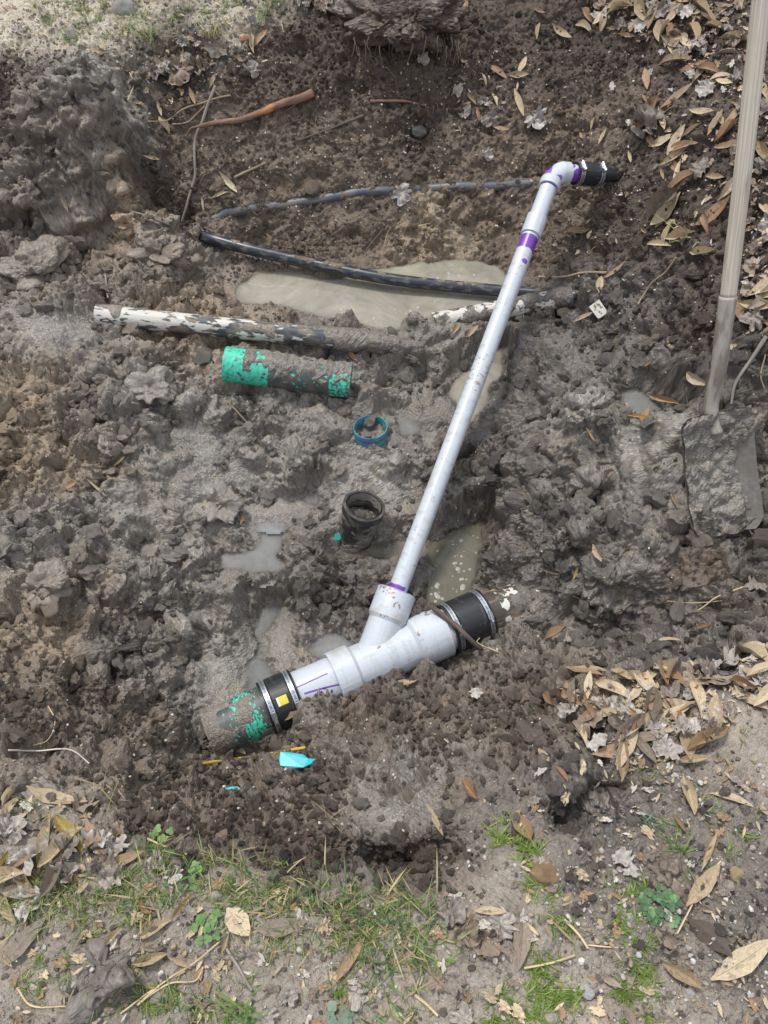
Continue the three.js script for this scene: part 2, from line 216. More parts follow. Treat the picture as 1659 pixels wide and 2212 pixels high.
const SOIL_AT = [
  ['dust', 0, 40, .35], ['dust', 250, 40, .36], ['dust', 100, 110, .3], ['dust', 500, 30, .38], ['dust', -250, 60, .35], ['humus', 400, 150, .25], ['humus', 560, 180, .2], ['humus', 700, 120, .28], ['humus', 870, 60, .36], ['humus', 1000, 150, .22], ['humus', 1250, 150, .25], ['humus', 900, 250, .15], ['humus', 1500, 100, .36], ['humus', 1659, 400, .32],
  ['loam', 600, 300, .08], ['loam', 800, 380, 0], ['loam', 1000, 350, .04], ['loam', 1150, 430, -.02], ['clay', 950, 480, -.1], ['loam', 700, 500, -.14], ['loam', 1250, 300, .12], ['humus', 1400, 500, .05], ['humus', 1550, 700, .1], ['dark', 1300, 620, -.05], ['loam', 420, 340, .04], ['humus', 330, 430, -.06],
  ['spoil', 100, 300, .14], ['spoil', 200, 420, .04], ['grey', 220, 230, .24], ['spoil', 0, 500, -.02], ['humus', 40, 250, .18], ['spoil', 350, 540, -.08], ['clay', 270, 490, -.05], ['spoil', 150, 650, -.07], ['smear', 130, 700, -.08], ['clay', 40, 860, -.1], ['clay', 110, 980, -.15], ['clay', 60, 1000, -.14], ['grey', 300, 860, -.15], ['spoil', 180, 900, -.14], ['clay', 400, 690, -.12],
  ['grey', 200, 1100, -.22], ['grey', 80, 1150, -.2], ['clay', 120, 1380, -.24], ['spoil', 200, 1300, -.28], ['grey', 350, 1250, -.34], ['dark', 250, 1400, -.33], ['berm', 100, 1500, -.2], ['berm', 250, 1570, -.28], ['grey', 400, 1420, -.4], ['floor', 500, 1300, -.43], ['floor', 600, 1250, -.43],
  ['floor', 700, 900, -.25], ['floor', 550, 900, -.24], ['grey', 600, 1000, -.3], ['smear', 800, 1040, -.32], ['smear', 450, 1020, -.29], ['floor', 900, 1050, -.33], ['dark', 1020, 1000, -.3], ['floor', 950, 780, -.24], ['dark', 1100, 800, -.22], ['dark', 1150, 950, -.2], ['grey', 1220, 920, -.17], ['floor', 1250, 1000, -.16], ['dark', 1400, 800, -.05], ['smear', 1400, 980, -.08], ['dark', 1500, 880, .03], ['grey', 1550, 1060, -.03],
  ['dark', 1150, 1150, -.33], ['dark', 1300, 1200, -.23], ['floor', 1400, 1200, -.2], ['loam', 1500, 1230, -.15], ['dark', 1640, 1200, -.12], ['floor', 1250, 1320, -.38], ['dark', 1450, 1320, -.25], ['dark', 700, 1280, -.45], ['floor', 650, 1400, -.48], ['smear', 480, 1460, -.46],
  ['berm', 800, 1560, -.36], ['berm', 950, 1600, -.28], ['floor', 860, 1660, -.27], ['smear', 850, 1760, -.2], ['berm', 650, 1740, -.25], ['berm', 450, 1700, -.24], ['humus', 650, 1830, -.13], ['humus', 900, 1850, -.1], ['berm', 1080, 1560, -.2], ['berm', 350, 1750, -.14], ['humus', 500, 1800, -.13], ['dark', 1280, 1750, -.06], ['grit', 1100, 1750, -.06],
  ['berm', 1250, 1480, -.17], ['grit', 1400, 1560, -.05], ['turf', 1600, 1600, 0], ['dark', 1500, 1420, -.08], ['grit', 1600, 1850, .01], ['grit', 1300, 1900, 0], ['turf', 1100, 1950, 0], ['turf', 900, 2050, 0], ['turf', 600, 2100, 0], ['turf', 300, 2000, 0], ['turf', 100, 1850, 0], ['grit', 200, 2110, .03], ['turf', 100, 2150, 0], ['turf', 1200, 2200, 0], ['grit', 1600, 2050, .01], ['turf', 1500, 2200, 0], ['turf', 500, 1950, -.02], ['turf', 800, 2500, 0],
].map(([k, u, v, y]) => { const p = atLevel(u, v, y), s = SOIL[k], l = s.c.map(c => mix(1.3, 1.32, s.wet) * (c / 255) ** 2.2), m = (l[0] + l[1] + l[2]) / 3; return [p.x, p.z, l.map(c => mix(c, m, mix(.12, .34, s.wet))), s.lump, s.crumb, s.wet]; });
const soilGrid = { x0: -2.7, z0: -4.3, d: 0.03, nx: 181, nz: 184, v: null };
{ const { x0, z0, d, nx, nz } = soilGrid, v = soilGrid.v = new Float32Array(nx * nz * 6);
  for (let j = 0; j < nz; j++) for (let i = 0; i < nx; i++) { const x = x0 + i * d, z = z0 + j * d; let s = 0; const a = [0, 0, 0, 0, 0, 0]; for (const q of SOIL_AT) { const r2 = (x - q[0]) ** 2 + (z - q[1]) ** 2 + 0.0012, w = 1 / (r2 * r2); s += w; a[0] += w * q[2][0]; a[1] += w * q[2][1]; a[2] += w * q[2][2]; a[3] += w * q[3]; a[4] += w * q[4]; a[5] += w * q[5]; } for (let k = 0; k < 6; k++) v[(j * nx + i) * 6 + k] = a[k] / s; } }
const SO = new Float32Array(6);
function soilAt(x, z) { const g = soilGrid, fx = clamp((x - g.x0) / g.d, 0, g.nx - 1.001), fz = clamp((z - g.z0) / g.d, 0, g.nz - 1.001), i = Math.floor(fx), j = Math.floor(fz), a = fx - i, b = fz - j, o = (j * g.nx + i) * 6, n = g.nx * 6; for (let k = 0; k < 6; k++) SO[k] = mix(mix(g.v[o + k], g.v[o + 6 + k], a), mix(g.v[o + n + k], g.v[o + n + 6 + k], a), b); return SO; }
function soilColour(x, y, z, grain, out) { // what the earth is made of at a place: soil kind, clay veins, damp patches, grains
  const wx = x + 0.035 * pn(x * 9, y * 9, z * 9), wz = z + 0.035 * pn(x * 9 + 31, y * 9, z * 9 + 17), s = soilAt(wx, wz);
  const patch = fbm(x * 7 + 3, y * 7, z * 7, 3), vein = fbm(x * 16 + 9, y * 16 + 2, z * 16, 3), fine = pn(x * 70, y * 70, z * 70), spk = pn(x * 190, y * 190, z * 190);
  const l = 1 + 0.42 * patch + 0.22 * fine + 0.2 * spk + grain * 0.16, o = sstep(0.16, 0.36, vein) * 0.5, g = sstep(0.14, 0.34, -vein) * 0.4;
  out[0] = Math.max(.012, s[0] * l * (1 + 0.16 * o)); out[1] = Math.max(.01, s[1] * l * (1 + 0.05 * o + .02 * g)); out[2] = Math.max(.008, s[2] * l * (1 - 0.16 * o + .08 * g)); return s;
}
// lumps of mud, pushed out along the slope's normal
function lumps(x, y, z, lump, crumb) {
  const a = 0.02 * pn(x * 14, y * 14, z * 14), b = 0.02 * pn(x * 14 + 40, y * 14, z * 14), c = 0.02 * pn(x * 14, y * 14 + 40, z * 14), X = x + a, Y = y + b, Z = z + c;
  const big = Math.abs(pn(X * 7.5, Y * 7.5, Z * 7.5)) * 1.5 - 0.35, rough = sstep(-0.28, 0.22, fbm(x * 6 + 5, y * 6, z * 6 + 8, 2));
  worley(X * 14.5, Y * 14.5, Z * 14.5); const clod = (0.42 - W.f1 * W.f1 * 1.15) * (0.5 + W.id);
  const x2 = X + .006 * pn(x * 55, y * 55, z * 55), z2 = Z + .006 * pn(x * 55 + 9, y * 55, z * 55);
  worley(x2 * 62, Y * 62, z2 * 62); const nub = (0.42 - W.f1 * W.f1 * 1.15) * (0.4 + W.id), wet = Math.abs(pn(X * 34, Y * 34, Z * 34)) - .25, tiny = Math.abs(pn(x2 * 120, Y * 120, z2 * 120)) - .25, gr = pn(x * 260, y * 260, z * 260);
  const bw = Math.abs(pn(X * 26 + 7, Y * 26, Z * 26)) - .25, bx = Math.abs(pn(x2 * 75, Y * 75, z2 * 75 + 3)) - .25;
  return lump * (0.054 * big + (0.35 + 0.65 * rough) * (0.068 * clod + 0.013 * nub + 0.027 * bw + 0.011 * bx) + (0.45 + .55 * rough) * 0.006 * tiny) + crumb * (0.013 * nub + 0.004 * tiny) + 0.0016 * gr;
}
const NU = 860, OUT = [0.12, 0.35, 0.9, 2.2, 6, 14, 30];
const halfW = z => mix(0.98, 2.1, clamp((0.35 - z) / 3.9));
const V_Z = []; for (let z = 0.4; z > -3.62;) { V_Z.push(z); z -= z > .16 ? .006 : z > -.9 ? .0023 : z > -2 ? mix(.0023, .0033, (-.9 - z) / 1.1) : .0037; } V_Z.push(-3.62);
const zs = [...OUT.slice().reverse().map(o => 0.4 + o), ...V_Z, ...OUT.map(o => -3.62 - o)], us = [...OUT.map((o, i) => -1 - (OUT.length - i) * 1e-3).map((_, i) => ['l', OUT[OUT.length - 1 - i]]), ...[...Array(NU)].map((_, i) => ['m', -1 + 2 * i / (NU - 1)]), ...OUT.map(o => ['r', o])];
const CX = us.length, CZ = zs.length, gp = new Float32Array(CX * CZ * 3), gc = new Float32Array(CX * CZ * 3), guv = new Float32Array(CX * CZ * 2), guv1 = new Float32Array(CX * CZ * 2);
const hm = { x0: -2.2, z0: -3.7, d: 0.005, nx: 880, nz: 840 }; hm.y = new Float32Array(hm.nx * hm.nz).fill(-9);
{
  const rnd = rngOf(42), col = [0, 0, 0], e = 0.012, arc = new Float64Array(CX), lastY = new Float64Array(CX).fill(NaN), lastZ = new Float64Array(CX);
  for (let j = 0; j < CZ; j++) for (let i = 0; i < CX; i++) {
    const z = zs[j], hw = halfW(z), [t, q] = us[i], x = t === 'm' ? q * hw : t === 'l' ? -hw - q : hw + q, k = j * CX + i;
    const inner = t === 'm' && z <= 0.4 && z >= -3.62;
    let [y, calm, shore] = poolBend(x, z, baseY(x, z)), px = x, py = y, pz = z;
    const s = soilColour(x, y, z, rnd() * 2 - 1, col);
    if (inner) {
      const dx = (baseY(x + e, z) - baseY(x - e, z)) / (2 * e), dz = (baseY(x, z + e) - baseY(x, z - e)) / (2 * e), l = 1 / Math.hypot(dx, 1, dz);
      let d = lumps(x, y, z, s[3], s[4]) * (1 - 0.94 * calm); if (d < 0) d *= 1 - .9 * shore;
      d *= sstep(0, .03, Math.min(1 - Math.abs(q), (z + 3.62) / 4, (0.4 - z) / 4) + .002);
      px -= dx * l * d * .9; py += l * d; pz -= dz * l * d * .9;
      const hi = Math.round((px - hm.x0) / hm.d), hj = Math.round((pz - hm.z0) / hm.d); if (hi >= 0 && hj >= 0 && hi < hm.nx && hj < hm.nz) { const o = hj * hm.nx + hi; if (py > hm.y[o]) hm.y[o] = py; }
    }
    gp.set([px, py, pz], k * 3); gc.set(col, k * 3); const gy = Math.abs(z + 1.7) < 2.6 && Math.abs(x) < 2.6 ? gridAt(coarse, x, z) : 0; if (!Number.isNaN(lastY[i])) arc[i] += Math.hypot(z - lastZ[i], gy - lastY[i]); lastY[i] = gy; lastZ[i] = z; guv.set([x / 0.5, arc[i] / 0.5], k * 2); guv1.set([(x + 2.2) / 4.4, (z + 3.8) / 4.4], k * 2);
  }
}
{ // fill the gaps of the height map, then a blurred copy for slopes
  const { nx, nz, y } = hm; for (let j = 0; j < nz; j++) for (let i = 0; i < nx; i++) if (y[j * nx + i] < -5) { let s = 0, n = 0; for (let b = -1; b < 2; b++) for (let a = -1; a < 2; a++) { const ii = i + a, jj = j + b; if (ii >= 0 && jj >= 0 && ii < nx && jj < nz && y[jj * nx + ii] > -5) { s += y[jj * nx + ii]; n++; } } y[j * nx + i] = n ? s / n : baseY(hm.x0 + i * hm.d, hm.z0 + j * hm.d); }
  let a = y.slice(), b = new Float32Array(nx * nz); const R = 3;
  for (let pass = 0; pass < 2; pass++) { for (let j = 0; j < nz; j++) for (let i = 0; i < nx; i++) { let s = 0; for (let k = -R; k <= R; k++) s += a[j * nx + clamp(i + k, 0, nx - 1)]; b[j * nx + i] = s / (2 * R + 1); } for (let j = 0; j < nz; j++) for (let i = 0; i < nx; i++) { let s = 0; for (let k = -R; k <= R; k++) s += b[clamp(j + k, 0, nz - 1) * nx + i]; a[j * nx + i] = s / (2 * R + 1); } }
  hm.s = a;
}
const hAt = (x, z, soft) => { const i = clamp(Math.round((x - hm.x0) / hm.d), 0, hm.nx - 1), j = clamp(Math.round((z - hm.z0) / hm.d), 0, hm.nz - 1); return (soft ? hm.s : hm.y)[j * hm.nx + i]; };
const nAt = (x, z, e = 0.02) => new THREE.Vector3(-(hAt(x + e, z, 1) - hAt(x - e, z, 1)) / (2 * e), 1, -(hAt(x, z + e, 1) - hAt(x, z - e, 1)) / (2 * e)).normalize();
function spot(u, v, soft = true) { const s = sight(u, v); for (let d = 1.0; d < 4.4; d += 0.004) { const x = s.x * d, y = EYE.y + s.y * d, z = s.z * d; if (y < hAt(x, z, soft)) return new THREE.Vector3(x, hAt(x, z, soft), z); } return atLevel(u, v, 0.4); }

const mudRough = tex(512, 512, (u, v) => { const n = 0.62 + 0.55 * tile(u, v, 5) + 0.5 * tile(u, v, 22, 5); return [255 * clamp(n, .3, .95), 255 * clamp(n, .3, .95), 255 * clamp(n, .3, .95)]; }, { srgb: false });
const mudBump = tex(1024, 1024, (u, v) => { const n = 128 + 150 * tile(u, v, 60) + 110 * tile(u, v, 130, 9); return [n, n, n]; }, { srgb: false });
const mudMat = new THREE.MeshStandardMaterial({ vertexColors: true, roughness: .7, roughnessMap: mudRough, bumpMap: mudBump, bumpScale: 0.006 });
const wetMap = tex(1024, 1024, (u, v) => { const x = u * 4.4 - 2.2, z = v * 4.4 - 3.8, w = soilAt(x, z)[5], n = fbm(x * 9, 1, z * 9, 3) + .6 * fbm(x * 45, 2, z * 45, 2), r = 255 * clamp(mix(.9, .33, w) - .42 * n * (.3 + w), .16, .97); return [r, r, r]; }, { srgb: false }); wetMap.channel = 1; wetMap.wrapS = wetMap.wrapT = THREE.ClampToEdgeWrapping;
const clodMat = new THREE.MeshStandardMaterial({ vertexColors: true, roughness: .5 });
const groundMat = new THREE.MeshStandardMaterial({ vertexColors: true, roughness: 1, roughnessMap: wetMap, bumpMap: mudBump, bumpScale: 0.006 });
{
  const idx = new Uint32Array((CX - 1) * (CZ - 1) * 6); let n = 0;
  for (let j = 0; j < CZ - 1; j++) for (let i = 0; i < CX - 1; i++) { const a = j * CX + i, b = a + 1, c = a + CX, d = c + 1; if ((i + j) & 1) { idx[n++] = a; idx[n++] = b; idx[n++] = c; idx[n++] = b; idx[n++] = d; idx[n++] = c; } else { idx[n++] = a; idx[n++] = b; idx[n++] = d; idx[n++] = a; idx[n++] = d; idx[n++] = c; } }
  const g = new THREE.BufferGeometry(); g.setAttribute('position', new THREE.BufferAttribute(gp, 3)); g.setAttribute('color', new THREE.BufferAttribute(gc, 3)); g.setAttribute('uv', new THREE.BufferAttribute(guv, 2)); g.setAttribute('uv1', new THREE.BufferAttribute(guv1, 2)); g.setIndex(new THREE.BufferAttribute(idx, 1)); g.computeVertexNormals();
  single('ground', g, groundMat, 'dug and trampled muddy ground with an open trench', 'ground', null, 'structure');
}
// ------------------------------------------------------------------ loose clods and crumbs of earth
{
  const shapes = []; for (let k = 0; k < 6; k++) { const g = new THREE.IcosahedronGeometry(1, 3), p = g.attributes.position; for (let i = 0; i < p.count; i++) { const v = new THREE.Vector3().fromBufferAttribute(p, i), n = 1 + .5 * pn(v.x * 1.3 + k * 9, v.y * 1.3, v.z * 1.3) + .45 * (Math.abs(pn(v.x * 2.7, v.y * 2.7 + k * 5, v.z * 2.7)) - .2) + .2 * pn(v.x * 6, v.y * 6, v.z * 6 + k); v.multiplyScalar(n); p.setXYZ(i, v.x, v.y * .8, v.z); } g.computeVertexNormals(); shapes.push(toCreasedNormals(g, 0.9)); }
  const rnd = rngOf(99), lists = shapes.map(() => []), col = [0, 0, 0], M = new THREE.Matrix4(), Q = new THREE.Quaternion(), E = new THREE.Euler();
  const N = 90000;
  for (let n = 0; n < N; n++) {
    const z = mix(.3, -3.55, rnd()), x = (rnd() * 2 - 1) * halfW(z) * .97, s = soilAt(x, z), big = rnd();
    const keep = s[4] * .8 - .03; if (rnd() > keep || (fbm(x * 5, 2, z * 5, 2) + .28) * 1.6 < rnd() * .7) continue;
    let wet = false; for (const P of POOL_LIST) if (Math.hypot(x - P.c[0], z - P.c[1]) < P.r && outlineDist(P.w, x, z) < .015) { wet = true; break; } if (wet) continue;
    let r = .0028 + .0065 * Math.pow(big, 3); if (big > .988) r = .010 + .014 * rnd() * s[3]; if (s[3] < .4) r *= .75;
    const y = hAt(x, z); if (Math.abs(y - hAt(x, z, 1)) > .05) continue;
    soilColour(x, y, z, rnd() * 2 - 1, col); const f = .85 + .4 * rnd();
    E.set(rnd() * 6.3, rnd() * 6.3, rnd() * 6.3); Q.setFromEuler(E);
    M.compose(new THREE.Vector3(x, y + r * .25, z), Q, new THREE.Vector3(r * (.8 + .5 * rnd()), r * (.7 + .4 * rnd()), r * (.8 + .5 * rnd())));
    lists[n % shapes.length].push([M.clone(), new THREE.Color(col[0] * f, col[1] * f, col[2] * f)]);
  }
  for (let n = 0; n < 9000; n++) { // fist-sized lumps and smaller
    const z = mix(.1, -3.3, rnd()), x = (rnd() * 2 - 1) * halfW(z) * .97, s = soilAt(x, z); if (s[3] < .5 || rnd() > s[3] - .35 || fbm(x * 4 + 9, 2, z * 4, 2) + .3 < rnd() * .6) continue;
    let wet = false; for (const P of POOL_LIST) if (Math.hypot(x - P.c[0], z - P.c[1]) < P.r && outlineDist(P.w, x, z) < .03) { wet = true; break; } if (wet) continue;
    const r = (.008 + .02 * rnd() ** 2.5) * (z < -2.3 && x > -.9 ? .6 : 1), y = hAt(x, z, 1); soilColour(x, y, z, rnd() * 2 - 1, col); const f = .9 + .25 * rnd(); E.set(rnd() * 6.3, rnd() * 6.3, rnd() * 6.3); Q.setFromEuler(E);
    M.compose(new THREE.Vector3(x, y - r * .1, z), Q, new THREE.Vector3(r * (.8 + .6 * rnd()), r * (.6 + .4 * rnd()), r * (.8 + .6 * rnd()))); lists[n % shapes.length].push([M.clone(), new THREE.Color(col[0] * f, col[1] * f, col[2] * f)]);
  }
  const mat = new THREE.MeshStandardMaterial({ color: 0xffffff, roughness: .45, bumpMap: mudBump, bumpScale: .004 }), root = new THREE.Group(); root.name = 'loose_clods'; scene.add(root); tag(root, 'loose clods and crumbs of brown earth strewn over the ground', 'soil', null, 'stuff');
  shapes.forEach((g, k) => { const m = shade(new THREE.InstancedMesh(g, mat, lists[k].length)); lists[k].forEach(([a, c], i) => { m.setMatrixAt(i, a); m.setColorAt(i, c); }); m.name = 'clods'; m.userData.kind = 'stuff'; root.add(m); });
}
// ------------------------------------------------------------------ standing water
{
  const ripple = tex(512, 512, (u, v) => { const n = 128 + 90 * tile(u, v, 9) + 50 * tile(u, v, 30, 3); return [n, n, n]; }, { srgb: false });
  const silt = tex(512, 512, (u, v) => { const n = 1 + .22 * tile(u, v, 6, 2) + .10 * tile(u, v, 26, 8); return [255 * .86 * n, 255 * .86 * n, 255 * .85 * n]; });
  const LOOK = { trench_pool: [lin(172, 166, 152), .97], mud_puddle: [lin(172, 165, 150), .92], foam_puddle: [lin(124, 119, 104), .92], stub_puddle: [lin(132, 126, 110), .9], bootprint_puddle: [lin(150, 150, 148), .72], shelf_puddle: [lin(164, 166, 166), .85] };  // shelf and bootprint greys: silty water with pale sky reflection painted into the colour
  for (const k in POOLS) {
    const P = POOLS[k], c = new THREE.Vector2(...P.c), pts = P.w.map(p => { const v = new THREE.Vector2(...p).sub(c), l = v.length(); return v.multiplyScalar((l + .05) / l).add(c); });
    const b = pts.reduce((a, p) => [Math.min(a[0], p.x), Math.max(a[1], p.x), Math.min(a[2], p.y), Math.max(a[3], p.y)], [9, -9, 9, -9]), st = .0075, nx = Math.ceil((b[1] - b[0]) / st), nz = Math.ceil((b[3] - b[2]) / st), id = new Map(), V = [], C = [], UV = [], I = [], tau = k === 'trench_pool' ? .006 : k === 'foam_puddle' || k === 'mud_puddle' ? .005 : .007;
    const at = (i, j) => { const q = i * 4096 + j; if (!id.has(q)) { const x = b[0] + i * st, z = b[2] + j * st, dep = Math.max(0, P.y - hAt(x, z, 1)); id.set(q, V.length / 3); V.push(x, P.y, z); UV.push(x / .6, z / .6); C.push(1, 1, 1, .12 + .88 * (1 - Math.exp(-dep / tau))); } return id.get(q); };
    const flatPts = pts.map(p => [p.x, p.y]); for (let j = 0; j < nz; j++) for (let i = 0; i < nx; i++) { if (outlineDist(flatPts, b[0] + (i + .5) * st, b[2] + (j + .5) * st) > 0) continue; const a = at(i, j), c = at(i + 1, j), d = at(i, j + 1), e = at(i + 1, j + 1); I.push(a, d, c, c, d, e); }
    const g = new THREE.BufferGeometry(); g.setAttribute('position', new THREE.Float32BufferAttribute(V, 3)); g.setAttribute('uv', new THREE.Float32BufferAttribute(UV, 2)); g.setAttribute('color', new THREE.Float32BufferAttribute(C, 4)); g.setIndex(I); g.computeVertexNormals();
    const [col, op] = LOOK[k] ?? [lin(158, 158, 156), .78];  // other small puddles: silt grey, lightened in colour to include the sky reflection
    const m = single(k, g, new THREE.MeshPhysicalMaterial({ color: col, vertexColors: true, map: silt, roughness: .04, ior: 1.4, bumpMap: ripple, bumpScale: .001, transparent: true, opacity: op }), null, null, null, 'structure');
  }
}
// foam and bubbles on the water
{
  const g = new THREE.SphereGeometry(1, 8, 5, 0, 6.2832, 0, 1.5708), rnd = rngOf(5), M = new THREE.Matrix4(), out = [];
  const sow = (P, n, r0, r1, keep) => { for (let i = 0, k = 0; i < n * 20 && k < n; i++) { const x = P.c[0] + (rnd() * 2 - 1) * P.r, z = P.c[1] + (rnd() * 2 - 1) * P.r, d = outlineDist(P.w, x, z); if (d > -.012 || !keep(x, z, d)) continue; const r = mix(r0, r1, rnd() ** 3); out.push(M.compose(new THREE.Vector3(x, P.y + .0004, z), new THREE.Quaternion().setFromEuler(new THREE.Euler(0, rnd() * 6, 0)), new THREE.Vector3(r * (.7 + .8 * rnd()), r * .22, r)).clone()); k++; } };
  sow(POOLS.foam_puddle, 120, .0015, .009, (x, z) => fbm(x * 18, 1, z * 18, 2) > -.05);
  sow(POOLS.trench_pool, 110, .0014, .007, (x, z) => fbm(x * 5, 1, z * 5, 2) > 0);
  const m = shade(new THREE.InstancedMesh(g, new THREE.MeshPhysicalMaterial({ color: lin(196, 192, 182), roughness: .25, transparent: true, opacity: .55 }), out.length)); out.forEach((a, i) => m.setMatrixAt(i, a)); m.name = 'scum_bubbles'; scene.add(m); tag(m, 'pale scum and bubbles floating on the brown water', 'foam', null, 'stuff');
}

// ------------------------------------------------------------------ turned and bent shapes
function frameOf(a, ref = new THREE.Vector3(0, 1, 0)) { const e1 = ref.clone().addScaledVector(a, -ref.dot(a)).normalize(); return [e1, new THREE.Vector3().crossVectors(a, e1)]; } // e1: up, e2: sideways
function turned(A, B, profile, seg = 48, crease = .5) { // surface of revolution; profile: [metres from A, radius]
  const a = B.clone().sub(A).normalize(), [e1, e2] = frameOf(a), P = [], UV = [], I = [], n = profile.length, L = Math.max(...profile.map(q => q[0])) || 1;
  for (let i = 0; i < n; i++) for (let k = 0; k <= seg; k++) { const th = k / seg * 6.283185, [t, r] = profile[i]; const c = Math.cos(th) * r, s = Math.sin(th) * r; P.push(A.x + a.x * t + e1.x * c + e2.x * s, A.y + a.y * t + e1.y * c + e2.y * s, A.z + a.z * t + e1.z * c + e2.z * s); UV.push(k / seg, t / L); }
  for (let i = 0; i < n - 1; i++) for (let k = 0; k < seg; k++) { const o = i * (seg + 1) + k, q = o + seg + 1; I.push(o, q, o + 1, o + 1, q, q + 1); }
  const g = new THREE.BufferGeometry(); g.setAttribute('position', new THREE.Float32BufferAttribute(P, 3)); g.setAttribute('uv', new THREE.Float32BufferAttribute(UV, 2)); g.setIndex(I); g.computeVertexNormals(); return crease ? toCreasedNormals(g, crease) : g;
}
function bent(points, radius, seg = 60, rad = 14, wob = 0, seed = 0, caps = true) { // tube along a curve; radius a number or a function of 0..1
  const cv = new THREE.CatmullRomCurve3(points), F = cv.computeFrenetFrames(seg, false), P = [], UV = [], I = [], L = cv.getLength();
  for (let i = 0; i <= seg; i++) { const t = i / seg, c = cv.getPointAt(t), r0 = typeof radius === 'function' ? radius(t) : radius; for (let k = 0; k <= rad; k++) { const th = k / rad * 6.283185, d = F.normals[i].clone().multiplyScalar(Math.cos(th)).addScaledVector(F.binormals[i], Math.sin(th)), r = r0 * (1 + (wob ? wob * pn(c.x * 40 + d.x + seed, c.y * 40 + d.y, c.z * 40 + d.z) : 0)); P.push(c.x + d.x * r, c.y + d.y * r, c.z + d.z * r); UV.push(k / rad, t * L); } }
  for (let i = 0; i < seg; i++) for (let k = 0; k < rad; k++) { const o = i * (rad + 1) + k, q = o + rad + 1; I.push(o, o + 1, q, o + 1, q + 1, q); }
  if (caps) for (const i of [0, seg]) { const c = cv.getPointAt(i / seg), o = P.length / 3; P.push(c.x, c.y, c.z); UV.push(.5, i ? L : 0); for (let k = 0; k < rad; k++) { const q = i * (rad + 1) + k; i ? I.push(o, q, q + 1) : I.push(o, q + 1, q); } }
  const g = new THREE.BufferGeometry(); g.setAttribute('position', new THREE.Float32BufferAttribute(P, 3)); g.setAttribute('uv', new THREE.Float32BufferAttribute(UV, 2)); g.setIndex(I); g.computeVertexNormals(); return g;
}
const px = p => { const d = p.clone().sub(EYE), w = d.dot(FWD); return [829.5 + d.x / w * FOC, 1106 - d.dot(UPV) / w * FOC]; };
const lerp3 = (a, b, t) => a.clone().lerp(b, t);
function onLine(A, B, u, v) { let best = 0, bd = 1e9; for (let t = -.6; t <= 1.6; t += .002) { const [x, y] = px(lerp3(A, B, t)), d = (x - u) ** 2 + (y - v) ** 2; if (d < bd) { bd = d; best = t; } } return lerp3(A, B, best); }
// mud caked on a round pipe: thick where the mask is above nought, inside the wall elsewhere
function crust(A, B, r, mask, thick = .012, nt = 150, nk = 64) {
  const a = B.clone().sub(A), L = a.length(); a.normalize(); const [e1, e2] = frameOf(a), P = [], C = [], UV = [], I = [], col = [0, 0, 0], rnd = rngOf(Math.floor(A.x * 1e4) + 77);
  for (let i = 0; i <= nt; i++) for (let k = 0; k <= nk; k++) { const t = i / nt, th = k / nk * 6.283185, c = Math.cos(th), s = Math.sin(th), d = e1.clone().multiplyScalar(c).addScaledVector(e2, s), p = A.clone().addScaledVector(a, t * L).addScaledVector(d, r);
    const m = mask(t, th > Math.PI ? th - 6.283185 : th, p), l = .6 + 1.1 * Math.abs(pn(p.x * 45, p.y * 45, p.z * 45)) + .6 * Math.abs(pn(p.x * 95, p.y * 95, p.z * 95)), h = m > 0 ? Math.min(1, m * 3) * thick * l + .0006 : Math.max(-.006, m * .03) - .0012;
    p.addScaledVector(d, h); P.push(p.x, p.y, p.z); soilColour(p.x, p.y, p.z, rnd() * 2 - 1, col); C.push(...col); UV.push(th * r / .5, t * L / .5); }
  for (let i = 0; i < nt; i++) for (let k = 0; k < nk; k++) { const o = i * (nk + 1) + k, q = o + nk + 1; I.push(o, q, o + 1, o + 1, q, q + 1); }
  const g = new THREE.BufferGeometry(); g.setAttribute('position', new THREE.Float32BufferAttribute(P, 3)); g.setAttribute('color', new THREE.Float32BufferAttribute(C, 3)); g.setAttribute('uv', new THREE.Float32BufferAttribute(UV, 2)); g.setIndex(I); g.computeVertexNormals(); return g;
}
// ------------------------------------------------------------------ plastics and metal
const speck = (u, v, s, f = 30) => { const a = pn(u * f + s, v * f * 1.7, s), b = pn(u * f * 2.6 + 4, v * f * 4 + s, s + 9); return a > .62 ? .6 : b > .58 ? .5 : 0; };
const PVC = [191, 197, 204], PURPLE = [112, 62, 160], MUD = [112, 94, 76], SPATTER = (c, u, v, s, f) => { const k = speck(u, v, s, f); return c.map((x, i) => mix(x, MUD[i], k * .75)); };
const FILM = (c, u, v, s) => over(c, [150, 138, 120], .3 * sstep(.05, .4, fbm(u * 4 + s, v * 5, s, 4)) + .12 * sstep(.1, .3, fbm(u * 3, v * 24 + s, s + 2, 3)));
const tone = (c, n) => c.map(x => x * n), over = (a, b, k) => a.map((x, i) => mix(x, b[i], k));
const pvcMat = map => new THREE.MeshPhysicalMaterial({ color: map ? 0xffffff : lin(...PVC), map: map ?? null, roughness: .34, clearcoat: .15, clearcoatRoughness: .35 });
const pvc = pvcMat(tex(256, 256, (u, v) => SPATTER(tone(PVC, 1 + .03 * tile(u, v, 6)), u, v, 2, 24)));
const rubber = new THREE.MeshStandardMaterial({ color: 0xffffff, map: tex(256, 256, (u, v) => { const n = tile(u, v, 8) + .5 * tile(u, v, 30, 4), k = sstep(.16, .4, n); return over([38, 39, 42], [104, 98, 90], k * .55); }), roughness: .42 });
const blackPoly = new THREE.MeshStandardMaterial({ color: 0xffffff, map: tex(512, 512, (u, v) => { const n = fbm(u * 10, v * 26, 3, 4), k = sstep(-.02, .28, n), s = Math.abs(pn(u * 6, v * 90, 1)); return over(tone([44, 50, 60], .9 + .3 * s), [112, 104, 94], k * .75); }), roughness: .33 });
